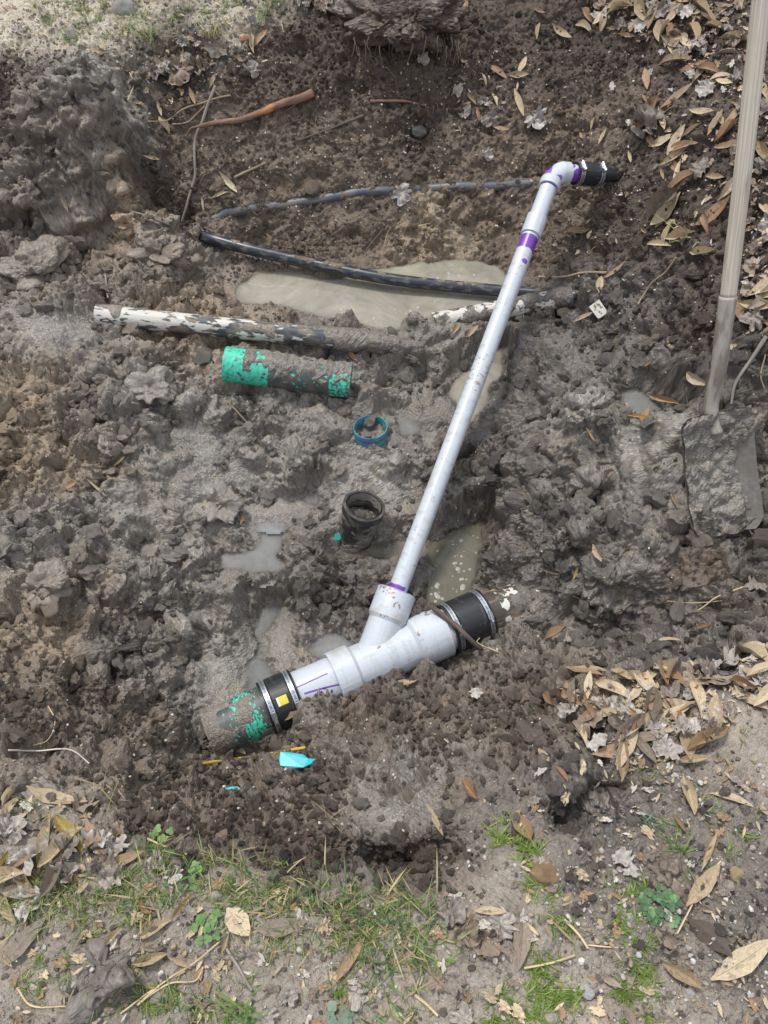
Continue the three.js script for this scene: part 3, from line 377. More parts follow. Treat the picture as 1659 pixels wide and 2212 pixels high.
const steelBand = new THREE.MeshStandardMaterial({ color: 0xffffff, map: tex(512, 16, (u, v) => { const s = (u * 120) % 1, slot = s < .42 && v > .24 && v < .76; return slot ? [58, 60, 64] : tone([188, 192, 197], 1 + .1 * pn(u * 60, v * 3, 2)); }), metalness: .75, roughness: .36 });
const steel = new THREE.MeshStandardMaterial({ color: lin(190, 193, 197), metalness: .85, roughness: .34 });
function boxAt(c, X, Y, Z, sx, sy, sz) { const g = new THREE.BoxGeometry(sx, sy, sz, 1, 1, 1); g.applyMatrix4(new THREE.Matrix4().makeBasis(X, Y, Z).setPosition(c)); return g; }
function rodAt(c, dir, r, len, seg = 12) { const g = new THREE.CylinderGeometry(r, r, len, seg); g.applyQuaternion(new THREE.Quaternion().setFromUnitVectors(new THREE.Vector3(0, 1, 0), dir)); g.translate(c.x, c.y, c.z); return g; }
function clampRing(parent, A, a, at, r, th, w = .013) { // worm-drive band with its screw housing
  const s = A.clone().addScaledVector(a, at - w / 2), e = s.clone().addScaledVector(a, w), b = part(parent, 'clamp_band', turned(s, e, [[0, r], [0, r + .0016], [w, r + .0016], [w, r]], 72), steelBand);
  const [e1, e2] = frameOf(a), d = e1.clone().multiplyScalar(Math.cos(th)).addScaledVector(e2, Math.sin(th)), tg = new THREE.Vector3().crossVectors(a, d), c = A.clone().addScaledVector(a, at).addScaledVector(d, r + .0052), k = w / .013;
  const g = mergeGeometries([boxAt(c.clone().addScaledVector(d, -.002), a, d, tg, w * 1.12, .006 * k, .020 * k), rodAt(c.clone().addScaledVector(d, .0018), tg, .0048 * k, .024 * k, 14), rodAt(c.clone().addScaledVector(d, .0018).addScaledVector(tg, .016 * k), tg, .0062 * k, .008 * k, 8)].map(q => { q.deleteAttribute('uv'); return q.toNonIndexed(); }));
  part(b, 'clamp_screw', g, steel); return b;
}
// ------------------------------------------------------------------ the new plastic junction and its riser
const AL = atLevel(603, 1518, -.46), AR = atLevel(1000, 1345, -.46), axis = AR.clone().sub(AL).normalize(), axAt = u => onLine(AL, AR, u, 1518 - (u - 603) * 173 / 397);
const sOf = p => p.clone().sub(AL).dot(axis), along = s => AL.clone().addScaledVector(axis, s);
const asm = thing('sewer_junction', along(.3).setY(-.54), 'white plastic Y junction with long riser pipe, elbow and black rubber couplings', 'drain pipe');
const font = await new FontLoader().loadAsync('fonts/droid/droid_sans_bold.typeface.json');
function wrapText(str, size, A, a, r, s0, th0, turn, depth = .0009) { // raised letters that follow a round wall; turn: letters run round (true) or along
  const g = new TextGeometry(str, { font, size, depth, curveSegments: 3 }), p = g.attributes.position, [e1, e2] = frameOf(a); g.computeBoundingBox(); const cx = (g.boundingBox.max.x + g.boundingBox.min.x) / 2;
  for (let i = 0; i < p.count; i++) { const X = p.getX(i) - cx, Y = p.getY(i), Z = p.getZ(i), s = s0 + (turn ? Y : X), th = th0 + (turn ? X : -Y) / r, R = r + Z - .0002, c = Math.cos(th) * R, q = Math.sin(th) * R; p.setXYZ(i, A.x + a.x * s + e1.x * c + e2.x * q, A.y + a.y * s + e1.y * c + e2.y * q, A.z + a.z * s + e1.z * c + e2.z * q); }
  g.computeVertexNormals(); return g;
}
const RB = atDepth(858, 1277, 2.31), RT = atDepth(1186, 402, 2.6), rdir = RT.clone().sub(RB).normalize();
{
  const s = Object.fromEntries(Object.entries({ greenEnd: 575, cl0: 573, cl1: 643, h0: 722, h1: 768, h2: 892, h3: 958, cr0: 966, cr1: 1048 }).map(([k, u]) => [k, sOf(axAt(u))]));
  const hubR = .0785, bodyR = .0680, pipeR = .0662;
  const prof = [[0, hubR - .008], [0, hubR - .001], [.001, hubR], [s.h1 - s.h0 - .006, hubR], [s.h1 - s.h0 + .004, bodyR]]; for (let i = 1; i < 8; i++) prof.push([mix(s.h1 - s.h0, s.h2 - s.h0, i / 8), bodyR]); prof.push([s.h2 - s.h0 - .004, bodyR], [s.h2 - s.h0 + .006, hubR], [s.h3 - s.h0 - .001, hubR], [s.h3 - s.h0, hubR - .001], [s.h3 - s.h0, hubR - .008]);
  const wyeTex = pvcMat(tex(768, 768, (u, v) => { // around, along
    let c = FILM(SPATTER(tone(PVC, 1.01 + .02 * tile(u, v, 6)), u, v, 6, 40), u, v, 4); const th = u > .5 ? u - 1 : u;
    const dirt = fbm(u * 40, v * 22, 4, 3); for (const [a, b, ra, rb] of [[-.09, .44, .05, .05], [-.03, .40, .03, .03], [.03, .74, .03, .02], [-.10, .90, .04, .035], [-.13, .93, .03, .03]]) { const q = ((th - a) / ra) ** 2 + ((v - b) / rb) ** 2; if (q < 1 && dirt > -.02 + q * .22) c = over(c, [126, 98, 74], .7); }
    return c; }));
  const wye = part(asm, 'wye_body', turned(along(s.h0), along(s.h3), prof, 80, .35), wyeTex);
  // branch at a slant, in line with the riser
  let bA = along(0), bd = 1e9; for (let q = 0; q < .5; q += .002) { const p = along(q), w = p.clone().sub(RB), d = w.addScaledVector(rdir, -w.dot(rdir)).length(); if (d < bd) { bd = d; bA = p; } }
  const bdir = RB.clone().sub(bA).normalize(), bl = RB.distanceTo(bA), hub = .084;
  part(wye, 'branch', turned(bA, RB, [[.02, .0525], [bl - hub - .012, .0525], [bl - hub, .0595], [bl - .004, .0595], [bl - .001, .0585], [bl, .057], [bl - .001, .030]], 64, .35), pvcMat(tex(512, 512, (u, v) => { let c = FILM(SPATTER(tone(PVC, 1.01), u, v, 8, 34), u, v, 7); const th = u > .5 ? u - 1 : u, n = fbm(u * 40, v * 20, 8, 3); for (const [a, b, ra, rb] of [[-.02, .93, .09, .09], [.06, .8, .06, .06], [.0, .6, .04, .06], [-.13, .95, .05, .04]]) { const q = ((th - a) / ra) ** 2 + ((v - b) / rb) ** 2; if (q < 1 && n > -.02 + q * .3) c = over(c, [128, 100, 78], .7); } if (v > .985 && pn(u * 9, 1, 2) > -.1) c = over(c, [150, 120, 190], .6); return c; })));
  part(wye, 'moulding_nub', turned(along((s.h1 + s.h2) / 2 + .05).addScaledVector(new THREE.Vector3(0, -.55, .83).normalize(), bodyR - .003), along((s.h1 + s.h2) / 2 + .05).addScaledVector(new THREE.Vector3(0, -.55, .83).normalize(), bodyR + .006), [[0, .009], [.006, .009], [.009, .006], [.0092, .0]], 18), pvc);
  const mid = mix(s.h1, s.h2, .86), TH = -.62; // the side of the body that faces the near bank lies at negative angles
  const SGN = frameOf(axis)[1].z > 0 ? 1 : -1;
  for (const [str, size, d, off] of [['4x4x3', .011, 0, 0], ['LABCO', .013, -.019, .06], ['PVC DWV', .0065, -.045, .0], ['ASTM D 2665', .006, -.056, .06], ['USA', .0065, -.067, .02]])
    part(wye, 'raised_lettering', wrapText(str, size, AL, axis, bodyR, mid + d, SGN * (.42 + off), true), pvc);
  for (const [s0, th] of [[s.h0 + .02, .25], [s.h0 + .022, .95], [s.h3 - .03, -.1], [s.h3 - .028, .75]]) part(wye, 'depth_mark', wrapText('—', .02, AL, axis, hubR, s0, SGN * th, false, .0006), pvc);
  // cut pipe ends with primer pencilled on
  const mk = tex(512, 512, (u, v) => { let c = tone(PVC, 1 + .02 * tile(u, v, 7)); const th = SGN * (u > .5 ? u - 1 : u) * 6.283; if (Math.abs(th - mix(.12, .05, v)) < .03 && v > .12 && v < .8) c = PURPLE; if (Math.abs(th - (.42 + .35 * v * v)) < .04 && v > .38) c = PURPLE; if (v > .955) c = over(c, PURPLE, .75); return SPATTER(c, u, v, 3, 30); });
  part(asm, 'pipe_end', turned(along(s.cl1 - .06), along(s.h0 + .02), [[0, pipeR], [s.h0 - s.cl1 + .08, pipeR]], 64, 0), pvcMat(mk), 'cut white pipe end with purple pen marks');
  const mk2 = tex(256, 128, (u, v) => { let c = tone(PVC, 1); if (v < .45 && v > .33 && pn(u * 14, 1, 2) > -.25) c = over(c, [160, 90, 120], .7); return SPATTER(c, u, v, 5, 8); });
  part(asm, 'pipe_end', turned(along(s.h3 - .02), along(s.cr0 + .06), [[0, pipeR], [s.cr0 - s.h3 + .08, pipeR]], 64, 0), pvcMat(mk2));
  // rubber couplings with two clamps each
  const rub = (a0, a1, r, th, name) => { const l = a1 - a0, A = along(a0), pr = [[0, r - .006], [0, r], [.004, r + .0005], [.006, r - .0015], [.022, r - .0015], [.025, r + .001]]; const full = [...pr, ...pr.slice().reverse().map(([t, q]) => [l - t, q])]; const g = part(asm, 'rubber_coupling', turned(A, along(a1), full, 72, .4), rubber, name); clampRing(g, A, axis, .014, r - .0015, th); clampRing(g, A, axis, l - .014, r - .0015, th); return g; };
  const rl = rub(s.cl0, s.cl1, .0775, SGN * .75, 'black rubber coupling with yellow sticker'), rr = rub(s.cr0, s.cr1, .0775, SGN * .55, 'black rubber coupling with a root across it');
  { // sticker
    const P = [], UV = [], I = [], [e1, e2] = frameOf(axis), nu = 8; for (let i = 0; i <= nu; i++) for (let k = 0; k < 2; k++) { const th = SGN * mix(.2, .52, i / nu), sx = mix(s.cl0, s.cl1, .5) + mix(-.015, .015, k) , R = .0793; const p = along(sx).addScaledVector(e1, Math.cos(th) * R).addScaledVector(e2, Math.sin(th) * R); P.push(p.x, p.y, p.z); UV.push(k, i / nu); }
    for (let i = 0; i < nu; i++) I.push(i * 2, i * 2 + 1, i * 2 + 2, i * 2 + 1, i * 2 + 3, i * 2 + 2); const g = new THREE.BufferGeometry(); g.setAttribute('position', new THREE.Float32BufferAttribute(P, 3)); g.setAttribute('uv', new THREE.Float32BufferAttribute(UV, 2)); g.setIndex(I); g.computeVertexNormals();
    part(rl, 'sticker', g, new THREE.MeshStandardMaterial({ side: THREE.DoubleSide, roughness: .5, map: tex(96, 96, (u, v) => u < .2 ? [225, 224, 214] : pn(u * 12, v * 12, 4) > .3 ? [186, 172, 70] : [222, 205, 72]) }), 'small yellow sticker');
    for (const [str, d, th] of [['FLEX', .02, 1.18], ['DWV 4', .046, 1.3], ['USA', .068, 1.12]]) part(rl, 'raised_lettering', wrapText(str, .011, AL, axis, .0786, s.cl0 + d, SGN * th, true), rubber);
  }
  // riser
  const cp0 = onLine(RB, RT, 1140, 508), cp1 = onLine(RB, RT, 1156, 468), pr = .0285, Lr = RB.distanceTo(cp0) + .05;
  const rt = tex(128, 2048, (u, v) => { let c = FILM(tone(PVC, 1.0 + .02 * pn(u * 6, v * 60, 2)), u, v * 12, 3); const m = v * (Lr + .03), top = Lr - m - .03, th = u * 6.283; const e = .006 * pn(u * 7, 3, 1);
    if (m > .03 && m < .047 + e && Math.cos(th + 1.1 * SGN) > -.45) c = PURPLE; else if (m > .03 && m < .034) c = over(c, [160, 120, 200], .6); if (top < .052 + e && top > 0) c = PURPLE; const q = ((th - (SGN > 0 ? .6 : 5.7)) * .0285 / .011) ** 2 + ((top - .10) / .009) ** 2; if (q < 1) c = over(c, PURPLE, .9);
    const d = fbm(u * 9, v * 130, 5, 2); if (v > .52 && v < .62 && d > .18) c = over(c, [140, 126, 108], .7); if (d > .36) c = over(c, [132, 120, 104], .6); return c; });
  part(asm, 'riser_pipe', turned(RB.clone().addScaledVector(rdir, -.03), cp0.clone().addScaledVector(rdir, .05), [[0, pr], [Lr + .03, pr]], 40, 0), pvcMat(rt), 'long white riser pipe with purple primer rings');
  const cl = cp0.distanceTo(cp1); part(asm, 'slip_coupling', turned(cp0, cp1, [[0, .029], [0, .0338], [.001, .0345], [cl - .001, .0345], [cl, .0338], [cl, .029]], 48, .5), pvc);
  const rt2 = tex(128, 512, (u, v) => { let c = tone(PVC, 1.0); if (v > .86 + .03 * pn(u * 6, 1, 5)) c = PURPLE; return SPATTER(c, u, v, 9, 9); });
  part(asm, 'riser_pipe', turned(cp1.clone().addScaledVector(rdir, -.02), RT.clone().addScaledVector(rdir, .012), [[0, pr], [cp1.distanceTo(RT) + .032, pr]], 40, 0), pvcMat(rt2));
  const EQ = atDepth(1226, 374, 2.635), E2 = atDepth(1322, 379, 2.70), d2 = E2.clone().sub(EQ).normalize();
  const et = pvcMat(tex(256, 256, (u, v) => { let c = tone(PVC, 1.02); const n = fbm(u * 6, v * 5, 2, 3); if (v < .04 + .05 * pn(u * 6, 3, 4) || (v > .55 && v < .9 && n > .2 && n < .3)) c = over(c, PURPLE, .8); return c; }));
  const el = part(asm, 'elbow', bent([RT.clone().addScaledVector(rdir, -.004), RT.clone().addScaledVector(rdir, .022), lerp3(RT, EQ, .5).addScaledVector(rdir, .018).addScaledVector(d2, -.008), EQ.clone().addScaledVector(d2, -.03), EQ], .0335, 40, 36, 0, 0, false), et);
  part(el, 'socket', turned(RT.clone().addScaledVector(rdir, -.006), RT.clone().addScaledVector(rdir, .03), [[0, .029], [0, .0355], [.026, .0355], [.032, .033]], 40, .4), pvc);
  part(el, 'socket', turned(EQ.clone().addScaledVector(d2, -.03), EQ, [[-.004, .033], [.002, .0358], [.031, .0358], [.032, .0345], [.032, .029]], 40, .4), pvc);
  part(asm, 'pipe_end', turned(EQ.clone().addScaledVector(d2, -.01), EQ.clone().addScaledVector(d2, .06), [[0, .0285], [.07, .0285]], 32, 0), pvcMat(tex(128, 64, (u, v) => pn(u * 8, v * 3, 5) > -.2 ? PURPLE : tone(PVC, 1))), 'short pipe end stained purple');
  const c0 = EQ.clone().addScaledVector(d2, .028), cL = .108, c1 = c0.clone().addScaledVector(d2, cL), rp = [[0, .031], [0, .0368], [.02, .0368], [.022, .0385]], small = part(asm, 'rubber_coupling', turned(c0, c1, [...rp, ...rp.slice().reverse().map(([t, q]) => [cL - t, q])], 48, .4), rubber, 'small black rubber coupling at the bank');
  const thUp = .35; clampRing(small, c0, d2, .012, .037, thUp, .015); clampRing(small, c0, d2, cL - .014, .037, thUp, .015);
  part(asm, 'old_pipe_end', turned(c1.clone().addScaledVector(d2, -.02), c1.clone().addScaledVector(d2, .1), [[0, .028], [.024, .028], [.026, .022], [.12, .022], [.12, 0]], 32), rubber, 'black pipe end going into the bank');
}
// ------------------------------------------------------------------ old pipes in the ground
const GREEN = [62, 196, 166], AQUA = [64, 190, 196];
const greenTex = (seed, share, h = 512) => tex(256, h, (u, v) => { const n = fbm(u * 5 + seed, v * 6, seed, 4), f = fbm(u * 26, v * 34, seed + 3, 3), film = sstep(-.25, .3, fbm(u * 9, v * 11, seed + 8, 3)); const g = share(u, v) + n * .6 + f * 1.1 + .4 * pn(u * 50, v * 24, seed) + .3 * pn(u * 120, v * 60, seed); const base = over([66, 74, 76], [104, 95, 85], film * .8); return g > 0 ? over(tone(GREEN, 1 + .25 * f), [110, 102, 90], g < .06 ? .4 : clamp(.1 - f * .3)) : base; });
{
  const A = along(sOf(axAt(573)) + .04), B = axAt(452).setY(-.478), L = A.distanceTo(B);
  const o = thing('green_pipe', B.clone().setY(-.53), 'muddy green pipe end running into the left end of the black coupling', 'pipe');
  part(o, 'pipe_wall', turned(A, B, [[0, .068], [L, .068], [L, .062], [0, .062]], 56, .5), new THREE.MeshStandardMaterial({ map: greenTex(3, (u, v) => -.16 + .3 * Math.cos((v - .42) * 9)), roughness: .5 }));
  part(o, 'mud_crust', crust(A, B, .068, (t, th, p) => .5 * fbm(p.x * 16, p.y * 16, p.z * 16, 3) - .06 + .25 * sstep(.55, 1, t), .006), mudMat);
}
{
  const A = along(sOf(axAt(1048)) - .04), B = axAt(1170).setY(-.46).add(new THREE.Vector3(.06, -.01, 0)), L = A.distanceTo(B);
  const o = thing('flaking_pipe', A.clone().setY(-.53), 'old brown pipe with white flaking paint at the right end of the black coupling', 'pipe');
  part(o, 'pipe_wall', turned(A, B, [[0, .0655], [L, .0655], [L, .06], [0, .06]], 56, .5), new THREE.MeshStandardMaterial({ roughness: .6, map: tex(256, 256, (u, v) => { const n = fbm(u * 9, v * 3, 4, 3) + .5 * fbm(u * 60, v * 8, 2, 2), w = fbm(u * 14, v * 12, 9, 3); let c = over([74, 66, 58], [150, 130, 100], sstep(-.1, .3, n)); if (w > .1 && v > .25) c = [206, 206, 198]; return c; }) }));
  part(o, 'mud_crust', crust(A, B, .0655, (t, th, p) => .6 * fbm(p.x * 14, p.y * 14, p.z * 14, 3) - .2 + .5 * sstep(.35, .8, t), .01), mudMat);
}
{
  const paint = (seed, amt) => new THREE.MeshStandardMaterial({ roughness: .55, map: tex(256, 1024, (u, v) => { const n = fbm(u * 5, v * 13, seed, 4), f = fbm(u * 22, v * 30, seed + 5, 3); const w = n + .5 * f + amt(v), b = over(tone([70, 74, 80], 1 + .5 * f), [118, 108, 96], sstep(-.1, .25, fbm(u * 7, v * 16, seed + 2, 3))); const grain = .92 + .16 * Math.abs(pn(u * 40, v * 9, seed)); return w > .06 ? tone([206, 203, 194], grain) : w > 0 ? [140, 134, 124] : b; }) });
  const A = atLevel(209, 679, -.07), B = atLevel(860, 746, -.175), L = A.distanceTo(B), o = thing('painted_pipe', A.clone().setY(-.11), 'old black pipe with peeling white paint lying across mud before the pool', 'pipe');
  part(o, 'pipe_wall', turned(A, B, [[0, .0335], [L, .0335], [L, .029], [0, .029]], 40, .5), paint(11, v => .2 - v * .42));
  part(o, 'mud_crust', crust(A, B, .0335, (t, th, p) => .75 * fbm(p.x * 10, p.y * 10, p.z * 10, 3) - .23 + .32 * sstep(.5, .85, t) + .12 * Math.cos(th) - (t < .25 ? .06 : 0), .008, 260, 48), mudMat);
  const A2 = atLevel(935, 696, -.222), B2 = atLevel(1235, 640, -.13), L2 = A2.distanceTo(B2), o2 = thing('painted_pipe', A2.clone().setY(-.25), 'old pipe with peeling white paint half sunk in the pool behind the riser', 'pipe');
  part(o2, 'pipe_wall', turned(A2, B2, [[0, .0335], [L2, .0335], [L2, .029], [0, .029]], 40, .5), paint(29, v => .12));
  part(o2, 'mud_crust', crust(A2, B2, .0335, (t, th, p) => .8 * fbm(p.x * 13, p.y * 13, p.z * 13, 3) - .1 + .2 * sstep(.6, 1, t), .008, 140, 48), mudMat);
}
{
  const A = atLevel(487, 786, -.148), B = atLevel(757, 824, -.19), L = A.distanceTo(B), o = thing('green_pipe', lerp3(A, B, .5).setY(-.24), 'cut length of green and black pipe lying in mud below the white painted pipe', 'pipe');
  part(o, 'pipe_wall', turned(A, B, [[0, .0535], [0, .057], [L, .0555], [L, .052], [0, .0535]], 64, .5), new THREE.MeshStandardMaterial({ roughness: .5, map: greenTex(8, (u, v) => (v < .36 ? .42 - v * .3 : v > .84 ? .14 : -.36) - .05) }));
  part(o, 'mud_crust', crust(A, B, .056, (t, th, p) => .6 * fbm(p.x * 12, p.y * 12, p.z * 12, 3) - .26 + .46 * Math.cos(th) * (t > .16 ? 1 : .2) - (t < .16 ? .1 : 0) + .3 * pn(p.x * 60, p.y * 60, p.z * 60), .008, 180, 64), mudMat);
}
{
  const C = atLevel(800, 922, -.235), o = single('pipe_ring', turned(C.clone().add(new THREE.Vector3(.002, -.05, .004)), C, [[0, .0515], [0, .0555], [.048, .056], [.05, .0555], [.05, .0525], [.048, .052], [0, .0515]], 64, .5), new THREE.MeshPhysicalMaterial({ roughness: .3, map: tex(256, 64, (u, v) => { const n = fbm(u * 8, v * 4, 5, 3); return n > .12 ? [86, 92, 88] : over([52, 150, 148], [70, 120, 165], sstep(-.2, .2, pn(u * 5, v * 2, 3))); }) }), 'short teal pipe ring standing on end in the mud', 'pipe ring');
}
{
  const A = atLevel(787, 1092, -.285), B = A.clone().add(new THREE.Vector3(-.045, -.2, .03)), L = A.distanceTo(B), o = thing('pipe_stub', B, 'open black pipe stub with muddy rim sticking up out of the mud', 'pipe stub');
  const rim = L - .0; part(o, 'pipe_wall', turned(B, A, [[0, .058], [rim - .028, .060], [rim - .026, .0665], [rim - .001, .0665], [rim, .0655], [rim, .0575], [rim - .03, .055], [0, .053]], 64, .4), new THREE.MeshStandardMaterial({ roughness: .45, map: tex(256, 256, (u, v) => over([46, 46, 48], [104, 96, 86], sstep(-.12, .25, fbm(u * 8, v * 7, 6, 4)))) }));
  part(o, 'mud_crust', crust(B, A, .0605, (t, th, p) => .7 * fbm(p.x * 18, p.y * 18, p.z * 18, 3) - .04 - .4 * sstep(.8, .9, t), .006, 90, 64), mudMat);
  const q = A.clone().addScaledVector(A.clone().sub(B).normalize(), -.075), g = new THREE.SphereGeometry(.053, 40, 20, 0, 6.2832, 0, 1.5708), p = g.attributes.position, C = [], c = [0, 0, 0]; for (let i = 0; i < p.count; i++) { const x = p.getX(i), z = p.getZ(i), y = p.getY(i) * .35 + .016 * pn(x * 50, 2, z * 50) + .009 * pn(x * 130, 2, z * 130) - x * .35; p.setY(i, y); soilColour(q.x + x, q.y, q.z + z, 0, c); C.push(...c); } g.setAttribute('color', new THREE.Float32BufferAttribute(C, 3)); g.computeVertexNormals(); g.translate(q.x, q.y, q.z); part(o, 'mud_plug', g, mudMat);
}
{
  const pts = [[395, 500, -.17], [445, 513, -.125], [520, 534, -.13], [640, 562, -.15], [760, 588, -.158], [850, 604, -.162], [960, 617, -.168], [1080, 628, -.168], [1190, 636, -.15], [1250, 640, -.13]].map(a => atLevel(...a)), o = thing('black_water_pipe', pts[4].clone().setY(-.19), 'long black plastic pipe sagging across the brown pool', 'pipe');
  part(o, 'pipe_wall', bent(pts, .021, 120, 24), blackPoly);
  for (let i = 0; i < pts.length - 1; i++) { const A = pts[i], B = pts[i + 1]; part(o, 'mud_crust', crust(A, B, .0203, (t, th, p) => .8 * fbm(p.x * 15, p.y * 15, p.z * 15, 3) - .14 + .2 * Math.max(Math.cos(th), -Math.cos(th)) * (i % 2 ? .8 : .4) - .15 * Math.abs(Math.sin(th)), .007, 60, 36), mudMat); }
}
{
  const pts = [[440, 474, -.03], [480, 463, -.01], [530, 454, -.006], [590, 446, -.010], [640, 438, -.007], [720, 427, -.004], [790, 417, -.006], [850, 412, -.010], [920, 408, -.013], [990, 404, -.006], [1050, 402, -.009], [1110, 400, -.004], [1190, 392, -.004]].map(([u, v, k]) => { const p = spot(u, v), n = nAt(p.x, p.z, .03); return p.addScaledVector(n, k - .006); });
  const o = thing('buried_conduit', pts[4].clone(), 'dark pipe half buried along the far face of the trench', 'pipe');
  part(o, 'pipe_wall', bent(pts, .0185, 120, 22), new THREE.MeshStandardMaterial({ roughness: .45, map: tex(256, 512, (u, v) => over([76, 82, 92], [112, 104, 96], sstep(-.15, .25, fbm(u * 6, v * 14, 3, 4)))) }));
  for (let i = 0; i < pts.length - 1; i++) part(o, 'mud_crust', crust(pts[i], pts[i + 1], .0178, (t, th, p) => .9 * fbm(p.x * 17, p.y * 17, p.z * 17, 3) - .02 - .12 * Math.abs(Math.sin(th)), .008, 50, 32), mudMat);
}
// ------------------------------------------------------------------ shovel
{
  const T = atDepth(1540, 890, 2.045), E = atDepth(1570, 1150, 2.12), ax = E.clone().sub(T), L = ax.length(); ax.normalize();
  const side0 = new THREE.Vector3(1, 0, 0).addScaledVector(ax, -ax.x).normalize(), nrm = new THREE.Vector3().crossVectors(side0, ax).normalize(); if (nrm.z < 0) nrm.negate();
  const side = new THREE.Vector3().crossVectors(ax, nrm).normalize().multiplyScalar(1); if (side.x < 0) side.negate();
  const o = thing('shovel', E, 'long wooden handled shovel standing in mud with a clay caked blade', 'shovel');
  const blade = (lift, mask) => { const P = [], C = [], UV = [], I = [], nt = 70, nw = 56, col = [0, 0, 0]; for (let i = 0; i <= nt; i++) for (let k = 0; k <= nw; k++) { const t = i / nt, q = k / nw * 2 - 1, w = .098 * (t < .06 ? mix(.82, 1, t / .06) : t > .86 ? Math.sqrt(1 - ((t - .86) / .2) ** 2) : 1) * mix(.97, 1.02, t), dish = .016 * q * q + .012 * (1 - t) ** 6 - .010 * Math.sin(t * 3.1) + .0; const p = T.clone().addScaledVector(ax, t * L).addScaledVector(side, q * w).addScaledVector(nrm, dish); let h = lift; if (mask) { const m = mask(t, q, p); h = m > 0 ? m : -.004; } p.addScaledVector(nrm, h); P.push(p.x, p.y, p.z); UV.push(q * w / .5, t * L / .5); soilColour(p.x, p.y, p.z, 0, col); C.push(...col); } for (let i = 0; i < nt; i++) for (let k = 0; k < nw; k++) { const a = i * (nw + 1) + k, b = a + nw + 1; I.push(a, b, a + 1, a + 1, b, b + 1); } const g = new THREE.BufferGeometry(); g.setAttribute('position', new THREE.Float32BufferAttribute(P, 3)); g.setAttribute('uv', new THREE.Float32BufferAttribute(UV, 2)); if (mask) g.setAttribute('color', new THREE.Float32BufferAttribute(C, 3)); g.setIndex(I); g.computeVertexNormals(); return g; };
  const bl = mergeGeometries([blade(.0012), blade(-.0012)]);
  const b = part(o, 'blade', bl, new THREE.MeshStandardMaterial({ side: THREE.DoubleSide, metalness: .1, roughness: .45, map: tex(512, 512, (u, v) => { const n = tile(u, v, 7), m = tile(u, v, 40, 3); return over(tone([118, 114, 108], 1 + .35 * m), [110, 103, 95], sstep(-.3, .2, n) * .8); }) }), 'steel blade smeared with grey clay');
  part(b, 'clay_cake', blade(0, (t, q, p) => { const n = fbm(p.x * 11, p.y * 11, p.z * 11, 3); const m = .55 - q * .7 + .8 * n + (t < .18 ? .5 : 0) + (t > .9 ? .3 : 0) - (q > .55 ? .3 : 0); return m > 0 ? Math.min(1, m * 2) * (.004 + .026 * Math.abs(pn(p.x * 22, p.y * 22, p.z * 22)) + .012 * Math.abs(pn(p.x * 80, p.y * 80, p.z * 80)) + .002 * pn(p.x * 220, p.y * 220, p.z * 220)) + .001 : m; }), mudMat);
  const H = [[1536, 880, 2.04], [1552, 800, 1.985], [1565, 700, 1.93], [1573, 640, 1.90], [1592, 480, 1.82], [1617, 260, 1.72], [1641, 40, 1.63], [1660, -140, 1.56]].map(a => atDepth(...a)), S = [...H.slice(0, 4)]; S.unshift(T.clone().addScaledVector(ax, .06).addScaledVector(nrm, .004));
  part(o, 'socket', bent(S, t => mix(.0185, .0215, t), 50, 24, .05), new THREE.MeshStandardMaterial({ metalness: .1, roughness: .55, map: tex(256, 512, (u, v) => over([168, 161, 151], [126, 117, 106], sstep(-.15, .2, fbm(u * 5, v * 9, 6, 4)) * .85)) }), 'steel socket dulled by dried mud');
  part(o, 'handle', bent(H.slice(3), t => mix(.0195, .0205, t), 90, 24, .012), new THREE.MeshStandardMaterial({ roughness: .7, map: tex(512, 1024, (u, v) => { const g = pn(u * 34, v * 3, 2) * .5 + pn(u * 70, v * 7, 5) * .3, s = sstep(.08, .36, fbm(u * 4, v * 6, 8, 3)); return over(tone([198, 188, 172], 1 + .3 * g), [136, 129, 120], s * .75); }) }), 'weathered pale wooden handle');
}
